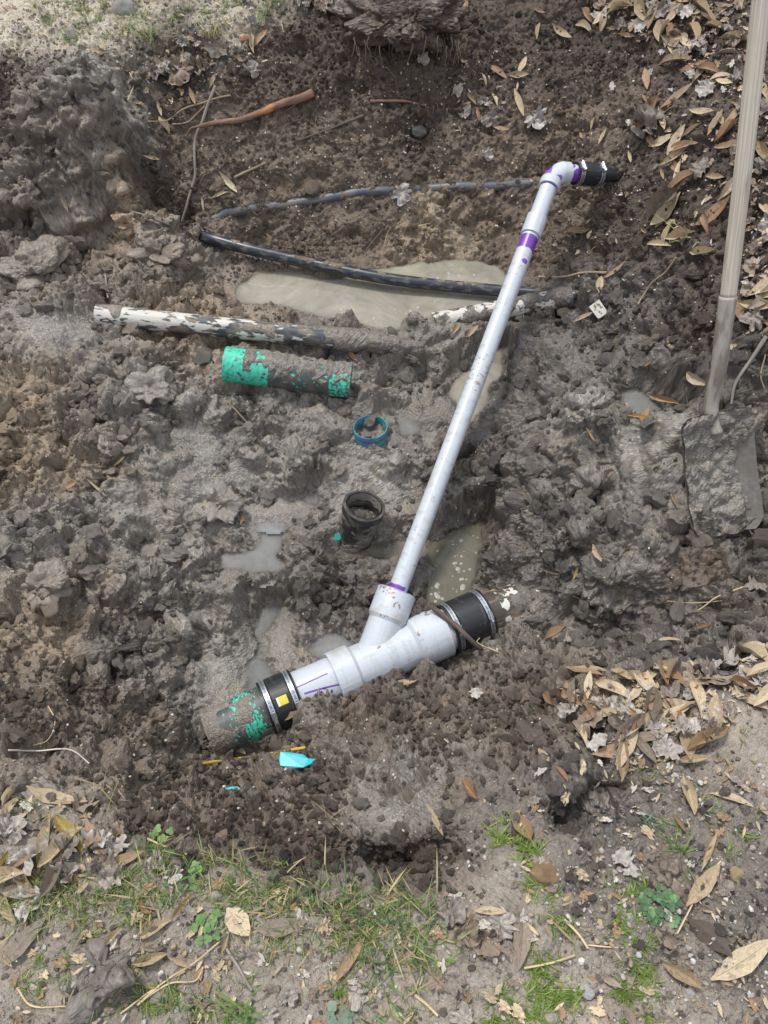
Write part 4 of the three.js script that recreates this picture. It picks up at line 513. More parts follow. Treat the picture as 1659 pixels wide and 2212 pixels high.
// ------------------------------------------------------------------ small scraps
{
  const flake = (outline, th, bend, mat, name, u, v, size, turn, tilt, label, cat, sink = 0) => { const sh = new THREE.Shape(outline.map(([x, y]) => new THREE.Vector2(x, y))), g = new THREE.ExtrudeGeometry(sh, { depth: th, bevelEnabled: true, bevelSize: th * .2, bevelThickness: th * .2, bevelSegments: 1, curveSegments: 6 }); g.rotateX(-Math.PI / 2); const p = g.attributes.position; for (let i = 0; i < p.count; i++) p.setY(i, p.getY(i) + bend * (p.getX(i) ** 2 + .5 * p.getZ(i) ** 2)); g.computeVertexNormals(); const s = spot(u, v), n = nAt(s.x, s.z, .03).lerp(new THREE.Vector3(0, 1, .4).normalize(), .5).normalize(); const m = single(name, g, mat, label, cat); m.position.copy(s).addScaledVector(n, size * .22 - sink); m.scale.setScalar(size); m.quaternion.setFromUnitVectors(new THREE.Vector3(0, 1, 0), n).multiply(new THREE.Quaternion().setFromEuler(new THREE.Euler(tilt, turn, 0))); return m; };
  const aqua = new THREE.MeshPhysicalMaterial({ roughness: .32, map: tex(64, 64, (u, v) => over([40, 188, 190], [80, 180, 205], sstep(-.2, .2, pn(u * 4, v * 4, 2)))) });
  flake([[-.48, .22], [-.5, 0], [-.46, -.14], [-.2, -.2], [.15, -.19], [.42, -.1], [.5, -.02], [.28, .02], [.12, .15], [-.1, .2]], .035, .5, aqua, 'plastic_shard', 650, 1652, .096, 0, .1, 'bright turquoise curved plastic shard on the near bank below the junction', 'plastic shard');
  flake([[-.5, 0], [-.1, .14], [.4, .1], [.5, -.06], [0, -.14]], .06, .2, aqua, 'plastic_shard', 502, 1709, .036, .1, 0, 'small turquoise sliver half sunk in the mud near the grass', 'plastic shard');
  flake([[-.5, -.2], [-.2, .35], [.4, .2], [.5, -.2], [0, -.4]], .1, .2, new THREE.MeshStandardMaterial({ color: lin(28, 138, 122), roughness: .4 }), 'plastic_shard', 730, 1160, .03, .4, 0, 'green plastic chip beside the open black pipe stub', 'plastic shard');
  flake([[-.42, .3], [.2, .5], [.46, -.3], [-.1, -.5]], .04, .05, new THREE.MeshStandardMaterial({ roughness: .6, map: tex(64, 64, (u, v) => fbm(u * 5, v * 5, 3, 3) > .12 ? [110, 96, 80] : [214, 212, 200]) }), 'pipe_fragment', 1290, 675, .062, .2, .25, 'flat white chip with mud on it, on the slope beside the riser', 'chip');
  const yp = [[430, 1652], [480, 1645], [540, 1636], [600, 1626], [660, 1616]].map(([u, v]) => { const p = spot(u, v); p.y += .003; return p; });
  single('yellow_tracer_wire', bent(yp, .0042, 60, 10, .25), new THREE.MeshStandardMaterial({ roughness: .6, map: tex(16, 512, (u, v) => fbm(u * 2, v * 16, 4, 3) > -.02 ? [104, 92, 78] : [196, 160, 62]) }), 'muddy yellow wire under the green pipe end', 'wire');
}
// ------------------------------------------------------------------ fallen leaves
const mergeVerts = g => { g.deleteAttribute('normal'); g.deleteAttribute('uv'); const m = mergeVertices(g, 1e-6), q = m.attributes.position, uv = new Float32Array(q.count * 2); for (let i = 0; i < q.count; i++) uv.set([q.getX(i) * 2, q.getY(i) * 2 + q.getZ(i)], i * 2); m.setAttribute('uv', new THREE.BufferAttribute(uv, 2)); m.computeVertexNormals(); return m; };
const LEN = (a, b) => a.distanceTo(b);
function longLeaf(seed, curl, fold, twist, wav, wide = .3) { // unit length along x, y up
  const r = rngOf(seed), nl = 12, nw = 6, P = [], UV = [], I = [], sk = .25 * (r() - .5), ph = r() * 6;
  for (let i = 0; i <= nl; i++) for (let k = 0; k <= nw; k++) { const t = i / nl, q = k / nw * 2 - 1, w = wide * .5 * (t < .08 ? .06 + .25 * (t / .08) ** 2 : Math.pow(Math.sin(Math.PI * Math.pow((t - .05) / .95, .86)), .78) * (1 + .05 * Math.sin(t * 19 + ph))) + .004; const tw = twist * (t - .5), y0 = fold * Math.abs(q) * w + .6 * fold * q * q * w + wav * Math.sin(t * 9 + ph + q) * q * .5, z0 = q * w; P.push(t - .5, y0 * Math.cos(tw) + z0 * Math.sin(tw) + curl * ((t - .5) ** 2) * 2 - curl * .12 + .02 * wav * Math.sin(t * 15), z0 * Math.cos(tw) - y0 * Math.sin(tw) + sk * (t - .5) ** 2); UV.push(k / nw, t); }
  for (let i = 0; i < nl; i++) for (let k = 0; k < nw; k++) { const a = i * (nw + 1) + k, b = a + nw + 1; I.push(a, a + 1, b, a + 1, b + 1, b); }
  const g = new THREE.BufferGeometry(); g.setAttribute('position', new THREE.Float32BufferAttribute(P, 3)); g.setAttribute('uv', new THREE.Float32BufferAttribute(UV, 2)); g.setIndex(I); g.computeVertexNormals(); return g;
}
function lobedLeaf(seed, crumple) { // five-lobed, dried and crumpled; about 1 across
  const r = rngOf(seed), nr = 5, na = 40, P = [0, 0, 0], UV = [.5, .5], I = [], ph = r() * 6, s = seed * 3.7;
  for (let j = 1; j <= nr; j++) for (let k = 0; k < na; k++) { const a = k / na * 6.283185, aw = a + .5 * Math.sin(a * 2 + ph), lobe = Math.pow(Math.abs(Math.cos(aw * 2.5)), 1.3), tooth = .09 * pn(Math.cos(a) * 5 + s, Math.sin(a) * 5, s), R = (.27 + .22 * lobe * (.7 + .4 * Math.cos(a)) + tooth + .12 * pn(Math.cos(a) * 1.2, Math.sin(a) * 1.2 + s, 3)) * j / nr, x = Math.cos(a) * R, z = Math.sin(a) * R; const fl = Math.sin(ph) * x + Math.cos(ph) * z, y = crumple * (.34 * pn(x * 4 + s, 1, z * 4) + .22 * pn(x * 9 + s, 5, z * 9)) + crumple * .9 * Math.abs(fl) * (.3 + R); P.push(x * (1 - .25 * crumple * Math.abs(Math.sin(a + ph))), y, z); UV.push(.5 + x, .5 + z); }
  for (let k = 0; k < na; k++) { const n = (k + 1) % na; I.push(0, 1 + n, 1 + k); for (let j = 0; j < nr - 1; j++) { const a = 1 + j * na + k, b = 1 + j * na + n, c = a + na, d = b + na; I.push(a, b, c, b, d, c); } }
  const g = new THREE.BufferGeometry(); g.setAttribute('position', new THREE.Float32BufferAttribute(P, 3)); g.setAttribute('uv', new THREE.Float32BufferAttribute(UV, 2)); g.setIndex(I); g.computeVertexNormals(); return g;
}
const LONG = [[.05, .25, 0, .01], [.25, .5, .4, .02], [-.2, .3, -.3, .02], [.1, .9, .8, .03], [.35, .2, 1.2, .03], [-.15, .7, .2, .01], [.12, 1.4, -.9, .02], [.02, .15, .1, .02], [.3, 1.1, .3, .04], [-.3, .5, 1.5, .02]].map((a, i) => [.24, .3, .27].map((w, k) => longLeaf(i * 7 + k * 101 + 3, ...a, w))).flat();
const FLAT = [longLeaf(900, .04, .12, .05, .01, .3), longLeaf(901, .02, .1, -.05, .01, .27)], OVAL = longLeaf(905, .05, .1, 0, .015, .62), STRIP = longLeaf(906, .08, .2, .2, .01, .16), CHIP = longLeaf(907, .02, .05, 0, .005, .2);
const LOBED = [...Array(9)].map((_, i) => lobedLeaf(i + 20, .5 + .09 * i));
const veins = tex(128, 256, (u, v) => { const q = Math.abs(u - .5) * 2, rib = q < .05 ? .78 : 1, lat = Math.abs(((v * 13 + q * 2.2) % 1) - .5) < .04 ? .9 : 1, n = 1 + .2 * fbm(u * 7, v * 12, 3, 3) + .12 * pn(u * 40, v * 70, 4), sp = pn(u * 22, v * 38, 8) > .5 ? .7 : 1, e = fbm(u * 4 + 3, v * 6, 9, 2) > .2 ? .85 : 1; const k = 236 * rib * lat * n * sp * e; return [k, k * .985, k * .96]; });
const crumpleTex = tex(128, 128, (u, v) => { const a = Math.atan2(v - .5, u - .5), ray = Math.abs(((a * 5 / 6.283 + 10) % 1) - .5) < .035 ? .84 : 1, n = 1 + .3 * fbm(u * 9, v * 9, 3, 3); const k = 232 * n * ray; return [k, k * .99, k * .975]; });
const leafMat = (c, map) => new THREE.MeshPhysicalMaterial({ color: lin(...c), map, side: THREE.DoubleSide, roughness: .62, transmission: .06, thickness: 0 });
const LC = { tan: [[194, 176, 146], [182, 163, 134], [202, 186, 158], [174, 155, 128]], brown: [[164, 138, 108], [172, 146, 116], [150, 126, 102]], rust: [[160, 128, 100], [168, 138, 110]], grey: [[150, 136, 122], [162, 148, 132], [138, 126, 114]], pale: [[214, 196, 166], [206, 190, 162]], yellow: [[188, 164, 96], [176, 156, 92]], wet: [[96, 84, 74], [84, 72, 62]], wood: [[176, 158, 130]] };
const LM = Object.fromEntries(Object.entries(LC).map(([k, a]) => [k, a.map(c => leafMat(c, veins))]));
const GM = [[166, 157, 150], [150, 140, 132], [182, 174, 167], [138, 128, 119], [160, 144, 128]].map(c => leafMat(c, crumpleTex)), WM = [[204, 199, 194], [192, 186, 181]].map(c => leafMat(c, crumpleTex));
const lr = rngOf(2024);
function layLeaf(geo, mat, A, B, wide, name, label, group, lift = 0, cat = 'leaf') { // from A to B on the ground
  if (cat === 'leaf' && A.distanceTo(B) > .145) { const m0 = A.clone().add(B).multiplyScalar(.5), h0 = B.clone().sub(A).setLength(.0725); A = m0.clone().sub(h0); B = m0.clone().add(h0); A.y = hAt(A.x, A.z, 1); B.y = hAt(B.x, B.z, 1); }
  const X = B.clone().sub(A), L = X.length(), c = A.clone().add(B).multiplyScalar(.5); X.normalize();
  const n = nAt(c.x, c.z, .03), Z0 = new THREE.Vector3().crossVectors(X, n.add(new THREE.Vector3((lr() - .5) * .5, 0, (lr() - .5) * .5))).normalize(), Y = new THREE.Vector3().crossVectors(Z0, X).normalize();
  const m = shade(new THREE.Mesh(geo, mat)); m.name = numbered(name); let up = .002; for (const f of [-.35, -.15, .1, .3]) { const p = c.clone().addScaledVector(X, f * L); up = Math.max(up, (hAt(p.x, p.z) - p.y) * .75); } c.y += Math.min(up, .03) + .003 + lift;
  m.matrixAutoUpdate = true; m.position.copy(c); m.quaternion.setFromRotationMatrix(new THREE.Matrix4().makeBasis(X, Y, Z0)); m.scale.set(L, L * wide, L * wide); scene.add(m); return tag(m, label, cat, group);
}
const pick = a => a[Math.floor(lr() * a.length)];
// [u0, v0, u1, v1, colour, width, label, group, shape]
const G1 = 'leaves on the far grassy edge', G2 = 'leaves on the far face of the trench', G3 = 'leaves on the bank beside the shovel handle', G4 = 'leaves in the mud round the shovel', G5 = 'leaf litter on the near bank at the right', G6 = 'leaves on the grass at the near left', G7 = 'leaves on the near ground at the right', G8 = 'scraps of leaf trodden into the mud floor';
const COLOUR_WORD = { tan: 'tan', brown: 'brown', rust: 'rust brown', grey: 'grey', pale: 'pale', yellow: 'yellowish', wet: 'dark wet', wood: 'wood-coloured' };
function placeWord(group, u, v) {
  if (group === G3 || group === G4) { const h = 1650 - (v / 850) * 105, s = u > h + 15 ? 'right of the shovel handle' : u > h - 110 ? 'just left of the shovel handle' : u > 1330 ? 'in the leaf bank' : 'at the left end of the leaf bank'; return s + (v < 90 ? ' at the top border' : v < 260 ? ' higher than the elbow' : v < 480 ? ' level with the elbow' : v < 760 ? ' level with the pool' : ' near the blade') + (group === G4 ? ' in mud' : ''); }
  if (group === G5) return (u < 1270 ? 'at the left end of the litter heap' : u < 1420 ? 'in the middle of the litter heap' : u < 1560 ? 'at the right end of the litter heap' : 'at the right border beyond the litter heap') + (v < 1490 ? ', upper edge' : v > 1570 ? ', lower edge' : '');
  if (group === G6) return (u < 140 ? 'by the left border' : u < 330 ? 'among the left grass' : u < 560 ? 'near the small clover' : 'on bare soil at the bottom') + (v < 1850 ? ', next to the dug edge' : v > 2080 ? ', low in the picture' : '');
  if (group === G7) return (u < 1120 ? 'beside the thick grass' : u < 1380 ? 'among the star weeds' : 'on the gravel') + (v < 1900 ? ', near the dug bank' : v > 2080 ? ', low in the picture' : '');
  if (group === G1) return u < 300 ? 'at the far left edge' : u < 480 ? 'between the far grass tufts and the roots' : u < 600 ? 'at the far edge right of the grass tufts' : 'on top beside the dark root clump';
  if (group === G2) return u < 600 ? 'on the far face near the thick root' : u < 960 ? 'on the middle of the far face' : u < 1110 ? 'in the scatter above the elbow' : 'on the far face above the small coupling';
  return u < 600 ? 'in wet mud at the left' : u < 1050 ? 'in wet mud near the riser' : 'on the right mud slope';
}
const sizeWord = L => L < .045 ? 'tiny ' : L < .06 ? 'small ' : L > .12 ? 'large ' : L > .095 ? 'long ' : '';
const HAND = [
  [203, 112, 222, 131, 'tan', 1, 'tan leaf standing beside a grey one on the crumbly far edge', G1], [208, 139, 241, 127, 'grey', 1, 'grey leaf leaning on the tan leaf at the far edge', G1], [335, 138, 367, 172, 'tan', .9, null, G1], [398, 112, 391, 142, 'tan', .8, null, G1], [428, 124, 436, 172, 'brown', .9, 'rolled brown leaf between the two far grass tufts and the roots', G1], [476, 163, 452, 198, 'tan', .8, null, G1], [353, 184, 388, 183, 'rust', 1, null, G2], [386, 182, 372, 203, 'brown', 1, null, G2], [541, 78, 549, 124, 'tan', .7, 'narrow tan leaf hanging over the far edge beside a brown one', G1], [549, 108, 578, 66, 'brown', .9, 'long brown leaf leaning up at the far edge', G1], [505, 130, 528, 146, 'rust', 1, null, G1],
  [342, 226, 352, 262, 'pale', .8, 'pale folded leaf above a broader tan leaf, left of the thin root', G2], [346, 256, 368, 294, 'tan', 1.1, 'broad tan leaf hanging below a pale one, left of the thin root', G2], [413, 207, 426, 246, 'brown', .9, 'light brown leaf standing against the thin roots', G2], [313, 348, 352, 356, 'pale', .7, 'small pale rolled leaf beside the spoil mass', G2], [476, 377, 515, 423, 'tan', .8, 'tan leaf with holes crossing a narrower one on the far face', G2], [456, 437, 502, 411, 'tan', .5, 'narrow tan leaf under the leaf with holes', G2], [438, 430, 440, 460, 'pale', .5, null, G2], [135, 424, 151, 466, 'grey', .9, 'grey leaf stuck on the big spoil mass', G2],
  [1002, 2, 1001, 54, 'rust', .8, 'curled rusty leaf hanging at the very top of the far face', G2], [876, 56, 852, 94, 'wood', .6, 'pale splinter of wood in the dark root clump', G2, CHIP], [895, 82, 905, 96, 'rust', 1.1, null, G2], [1150, 32, 1176, 42, 'brown', 1, null, G2], [1165, 55, 1158, 92, 'tan', .8, 'tan leaf with a long stem hanging down the far face', G2], [1192, 62, 1234, 94, 'tan', .8, null, G3], [1240, 56, 1276, 82, 'tan', 1.2, null, G3], [1252, 26, 1278, 58, 'brown', 1, null, G3],
  [1050, 144, 1098, 176, 'brown', .7, 'brown twisted leaf on the far face, left of its tan neighbour', G2], [1094, 172, 1140, 171, 'tan', 1.2, 'tan folded leaf on the far face right of a brown twisted one', G2], [1119, 163, 1137, 128, 'tan', .8, null, G2], [1041, 160, 1051, 190, 'brown', .8, null, G2], [1110, 200, 1131, 261, 'tan', .8, 'long tan leaf pointing down above the white lobed leaf', G2], [1118, 183, 1114, 203, 'pale', 1, null, G2], [1285, 262, 1275, 289, 'tan', .8, null, G2], [1309, 281, 1291, 316, 'pale', 1, 'pale ragged leaf right above the elbow of the riser', G2], [1064, 282, 1099, 288, 'brown', .8, null, G2], [1010, 205, 1028, 235, 'tan', .9, null, G2], [985, 248, 1018, 224, 'tan', .9, null, G2], [1030, 240, 1035, 280, 'brown', .8, null, G2], [1063, 205, 1075, 232, 'pale', 1, null, G2], [975, 215, 997, 188, 'pale', .6, null, G2],
  [1398, 325, 1453, 303, 'tan', 1.3, 'broad tan leaf with wavy edge at the head of the leaf bank', G3], [1424, 366, 1497, 313, 'tan', .9, 'long tan leaf pointing up right on the leaf bank', G3], [1424, 368, 1432, 395, 'brown', .8, null, G3], [1468, 308, 1512, 278, 'tan', 1, null, G3], [1523, 316, 1560, 254, 'tan', .8, 'narrow tan leaf just left of the shovel handle', G3], [1418, 250, 1430, 302, 'tan', .9, null, G3], [1396, 285, 1412, 330, 'brown', .9, null, G3], [1398, 228, 1410, 262, 'tan', 1.3, null, G3], [1410, 260, 1506, 180, 'brown', .7, null, G3], [1500, 152, 1553, 163, 'rust', 1.2, 'rust brown oval leaf high on the bank beside the handle', G3], [1392, 154, 1397, 200, 'brown', .8, null, G3], [1385, 210, 1396, 232, 'rust', 1, null, G3], [1538, 402, 1552, 375, 'pale', 1.1, 'small pale oval leaf left of the shovel handle', G3], [1219, 512, 1274, 501, 'tan', 1.1, 'tan leaf lying beside the slip coupling of the riser', G3], [1390, 470, 1413, 465, 'brown', 1.4, null, G3], [1412, 498, 1440, 467, 'tan', 1, null, G3], [1427, 537, 1452, 486, 'tan', 1, null, G3], [1384, 500, 1398, 513, 'tan', 1.1, null, G3], [1517, 463, 1524, 506, 'rust', 1, null, G3], [1357, 330, 1362, 358, 'tan', .8, null, G3], [1447, 120, 1466, 96, 'brown', 1, null, G3], [1438, 55, 1420, 100, 'tan', 1, null, G3],
  [1440, 70, 1460, 120, 'tan', .9, null, G3], [1370, 10, 1402, 57, 'tan', 1.2, null, G3], [1450, 0, 1505, 10, 'tan', 1.2, null, G3], [1480, 0, 1525, 50, 'tan', 1, null, G3], [1478, 60, 1505, 100, 'brown', 1, null, G3], [1450, 140, 1440, 75, 'pale', .7, null, G3], [1600, 70, 1620, 82, 'tan', 1, null, G3], [1632, 40, 1659, 62, 'tan', 1, null, G3], [1634, 320, 1656, 368, 'tan', 1.2, 'large tan leaf tucked behind the right side of the handle', G3], [1636, 435, 1659, 470, 'tan', 1, null, G3], [1590, 200, 1606, 188, 'brown', 1, null, G3],
  [1488, 563, 1545, 553, 'tan', 1.1, 'tan leaf with curled edges beside the muddy end of the handle', G4], [1474, 811, 1526, 838, 'pale', 1.0, 'pale tan leaf pointing at the shovel socket', G4], [1572, 752, 1616, 786, 'tan', 1.3, 'broad tan leaf just right of the shovel socket', G4], [1290, 638, 1296, 603, 'tan', .9, 'tan leaf standing above the flat white chip', G4], [1234, 706, 1277, 686, 'tan', .6, 'narrow tan leaf left of the flat white chip', G4], [1150, 688, 1192, 640, 'rust', .6, 'rusty leaf leaning on the sunk painted pipe', G4], [1300, 612, 1352, 575, 'brown', .7, null, G4], [1398, 855, 1466, 882, 'brown', .7, 'wet brown leaf lying by the puddle at the shovel', G4], [1350, 903, 1414, 918, 'yellow', .35, 'yellowish stalk-like leaf crossing two others left of the blade', G4], [1379, 934, 1401, 890, 'brown', .7, 'brown folded leaf under the yellowish one left of the blade', G4], [1262, 936, 1279, 966, 'tan', .7, 'tan leaf tip poking out of the grey mud mound', G4], [1302, 1028, 1326, 1022, 'rust', .8, 'small rusty leaf at the mouth of the dark hole', G4], [1448, 1068, 1461, 1102, 'brown', .6, 'brown leaf tip at the left edge of the shovel blade', G4], [1438, 756, 1464, 762, 'pale', .8, null, G4], [1440, 740, 1446, 758, 'pale', .8, null, G4], [1000, 735, 1031, 711, 'tan', .8, 'tan leaf at the pool edge left of the riser', G8], [975, 728, 995, 705, 'brown', .9, null, G8], [1380, 805, 1405, 788, 'brown', .9, null, G4], [1590, 650, 1600, 700, 'brown', 1, null, G4], [1610, 590, 1640, 580, 'tan', 1, null, G4],
  [245, 1011, 273, 992, 'tan', .5, 'narrow tan leaf on the left clay slope', G8], [466, 998, 491, 1019, 'pale', .4, 'pale sliver of leaf on the smooth mud left of centre', G8], [190, 1040, 232, 1076, 'wood', .4, 'tan splinter leaning on ochre clay at the left', G8, CHIP], [137, 1062, 168, 1042, 'rust', 1.2, 'ochre brown leaf on the clay lumps at the left edge', G8], [752, 763, 771, 787, 'rust', .9, 'rust leaf at the right end of the cut green pipe', G8], [520, 1136, 536, 1118, 'rust', 1.2, 'tiny orange leaf at the edge of the shelf puddle', G8], [490, 1603, 533, 1632, 'tan', 1.0, 'ragged tan leaf under the green pipe end', G8], [600, 1560, 650, 1540, 'brown', .7, 'brown leaf against the left rubber coupling', G8], [860, 1478, 905, 1476, 'tan', 1.1, 'tan leaf tucked under the white junction body', G8], [1283, 1182, 1300, 1222, 'tan', 1.2, 'tan leaf lying alone on the right mud slope', G8], [1236, 1258, 1248, 1228, 'yellow', .7, 'small yellowish leaf on the right mud slope', G8], [1172, 1236, 1214, 1246, 'brown', .5, null, G8],
  [1170, 1392, 1222, 1365, 'brown', .9, 'brown leaf beside a pale lobed leaf above the litter heap', G5], [1210, 1442, 1328, 1453, 'tan', .95, 'very broad tan leaf above the litter heap', G5, FLAT[0]], [1212, 1452, 1300, 1475, 'brown', .9, 'brown leaf under the very broad tan one', G5], [1408, 1394, 1468, 1385, 'tan', 1.0, 'tan leaf alone on dark mud above the litter heap', G5], [1505, 1362, 1535, 1357, 'brown', 1, null, G5], [1590, 1452, 1652, 1478, 'tan', 1, null, G5], [1582, 1410, 1659, 1440, 'tan', 1.1, 'bright tan leaf at the right border above the litter heap', G5], [1585, 1440, 1659, 1425, 'tan', .8, null, G5], [1408, 1563, 1492, 1527, 'tan', .9, null, G5, FLAT[1]], [1469, 1630, 1556, 1556, 'tan', .9, 'largest tan leaf low in the litter heap beside a small hole', G5, FLAT[0]], [1480, 1632, 1572, 1575, 'brown', .8, 'brown leaf behind the largest tan leaf of the litter heap', G5], [1456, 1650, 1528, 1643, 'tan', 1, null, G5], [1428, 1645, 1460, 1632, 'pale', 1.2, null, G5], [1206, 1488, 1246, 1532, 'rust', 1.1, 'rust brown leaf at the left end of the litter heap', G5], [1232, 1558, 1262, 1612, 'tan', 1, 'tan rolled leaf hanging below the litter heap', G5], [1270, 1492, 1326, 1560, 'grey', .8, null, G5], [1325, 1480, 1372, 1545, 'tan', .7, null, G5], [1300, 1480, 1345, 1520, 'pale', 1, null, G5], [1395, 1545, 1418, 1495, 'brown', .8, null, G5], [1360, 1500, 1440, 1535, 'tan', .8, null, G5], [1405, 1440, 1460, 1470, 'pale', 1, null, G5], [1180, 1500, 1196, 1530, 'rust', 1, null, G5], [1160, 1625, 1184, 1652, 'tan', .7, null, G5],
  [995, 1692, 1032, 1734, 'rust', 1.3, 'orange brown leaf alone on the near bank', G7], [921, 1742, 956, 1812, 'wood', .55, 'flat pale wood chip on the near bank', G7, CHIP], [1199, 1656, 1226, 1694, 'rust', 1, 'orange leaf right of the hollow in the near bank', G7], [1112, 1765, 1150, 1825, 'brown', 1.2, 'pair-like brown leaf on the near ground above the star weeds', G7], [1108, 1790, 1122, 1750, 'tan', 1, null, G7], [1131, 1940, 1122, 2096, 'grey', .95, 'large flat grey brown leaf lying lengthwise on the near ground', G7, FLAT[0]], [1022, 1968, 1092, 1972, 'tan', .9, 'tan leaf left of the large flat grey one', G7], [1474, 1678, 1496, 1766, 'tan', 1, 'long tan leaf at the right, pointing down at the gravel', G7], [1528, 1714, 1622, 1744, 'tan', .8, 'tan leaf lying level on the gravel at the right', G7], [1632, 1738, 1659, 1765, 'tan', 1.4, 'tan leaf cut by the right border on the gravel', G7], [1540, 1830, 1510, 1860, 'brown', .9, null, G7], [1480, 1960, 1552, 1870, 'tan', 1.0, 'long twisted tan leaf rising across the gravel', G7], [1508, 1885, 1545, 1800, 'tan', .5, 'thin tan leaf above the long twisted one', G7], [1532, 2122, 1660, 2036, 'pale', 1, 'big pale torn leaf at the lower right border', G7, FLAT[1]], [1428, 2078, 1512, 2134, 'tan', 1, 'tan leaf left of the big pale torn one', G7], [1482, 1985, 1578, 2065, 'wet', 1.4, 'dark wet leaf pressed flat at the lower right', G7, FLAT[0]], [1412, 2000, 1470, 2060, 'grey', 1.4, null, G7], [1312, 1922, 1342, 1952, 'brown', .8, null, G7], [1452, 1762, 1480, 1800, 'brown', 1, null, G7], [1290, 2105, 1340, 2135, 'grey', .9, null, G7], [1190, 1990, 1240, 2040, 'wood', .4, null, G7, STRIP], [1345, 2170, 1372, 2225, 'grey', 1.3, 'grey leaf cut by the bottom border', G7],
  [62, 1712, 193, 1744, 'tan', .85, 'long tan leaf lying level at the upper edge of the near left grass', G6], [8, 2090, 102, 1980, 'grey', 1.0, 'large grey tan leaf near the lower left border', G6, FLAT[0]], [0, 1925, 36, 2000, 'tan', .9, 'tan leaf cut by the left border', G6], [87, 1892, 116, 1762, 'tan', .7, 'narrow tan leaf pointing down in the left grass', G6], [124, 1768, 182, 1852, 'yellow', .9, 'yellow brown leaf right of the narrow tan one in the left grass', G6], [48, 1790, 112, 1758, 'yellow', .9, null, G6], [0, 1780, 48, 1722, 'tan', .9, null, G6], [12, 1745, 48, 1698, 'pale', .9, null, G6], [216, 1880, 316, 1842, 'brown', 1.0, 'broad brown leaf beside grey crumpled leaves in the left grass', G6], [298, 2028, 376, 1988, 'tan', .9, null, G6], [372, 1990, 422, 1934, 'brown', .8, null, G6], [492, 1964, 540, 2024, 'pale', 1, 'pale oval leaf beside the big pointed grey leaf', G6, OVAL], [553, 2014, 664, 1996, 'grey', 1.05, 'big pointed grey tan leaf with a dark spot on the grass', G6, FLAT[1]], [478, 2064, 496, 2018, 'tan', .9, null, G6], [288, 2084, 366, 2062, 'tan', 1.1, 'tan leaf above the straw in the left foreground', G6], [366, 2066, 416, 2092, 'tan', .7, null, G6], [228, 2048, 266, 2008, 'tan', 1, null, G6], [725, 2126, 790, 2026, 'brown', .6, 'long narrow brown leaf on the bare near ground', G6], [12, 2062, 32, 2092, 'tan', 1, null, G6], [228, 1945, 242, 1910, 'pale', .7, null, G6], [300, 1950, 330, 1975, 'rust', 1.2, null, G6], [35, 1925, 55, 1880, 'tan', 1, null, G6], [5, 1900, 25, 1840, 'yellow', .9, null, G6], [700, 1995, 712, 2030, 'brown', 1, null, G6], [230, 2150, 262, 2135, 'rust', .8, null, G6],
];
for (const [u0, v0, u1, v1, c, w, label, group, shape] of HAND) layLeaf(shape ?? pick(LONG), pick(LM[c]), spot(u0, v0), spot(u1, v1), w, c === 'wood' ? 'wood_splinter' : 'fallen_leaf', label ?? `${sizeWord(spot(u0, v0).distanceTo(spot(u1, v1)))}${COLOUR_WORD[c]} leaf ${placeWord(group, (u0 + u1) / 2, (v0 + v1) / 2)}`, group, .002, c === 'wood' ? 'wood chip' : 'leaf');
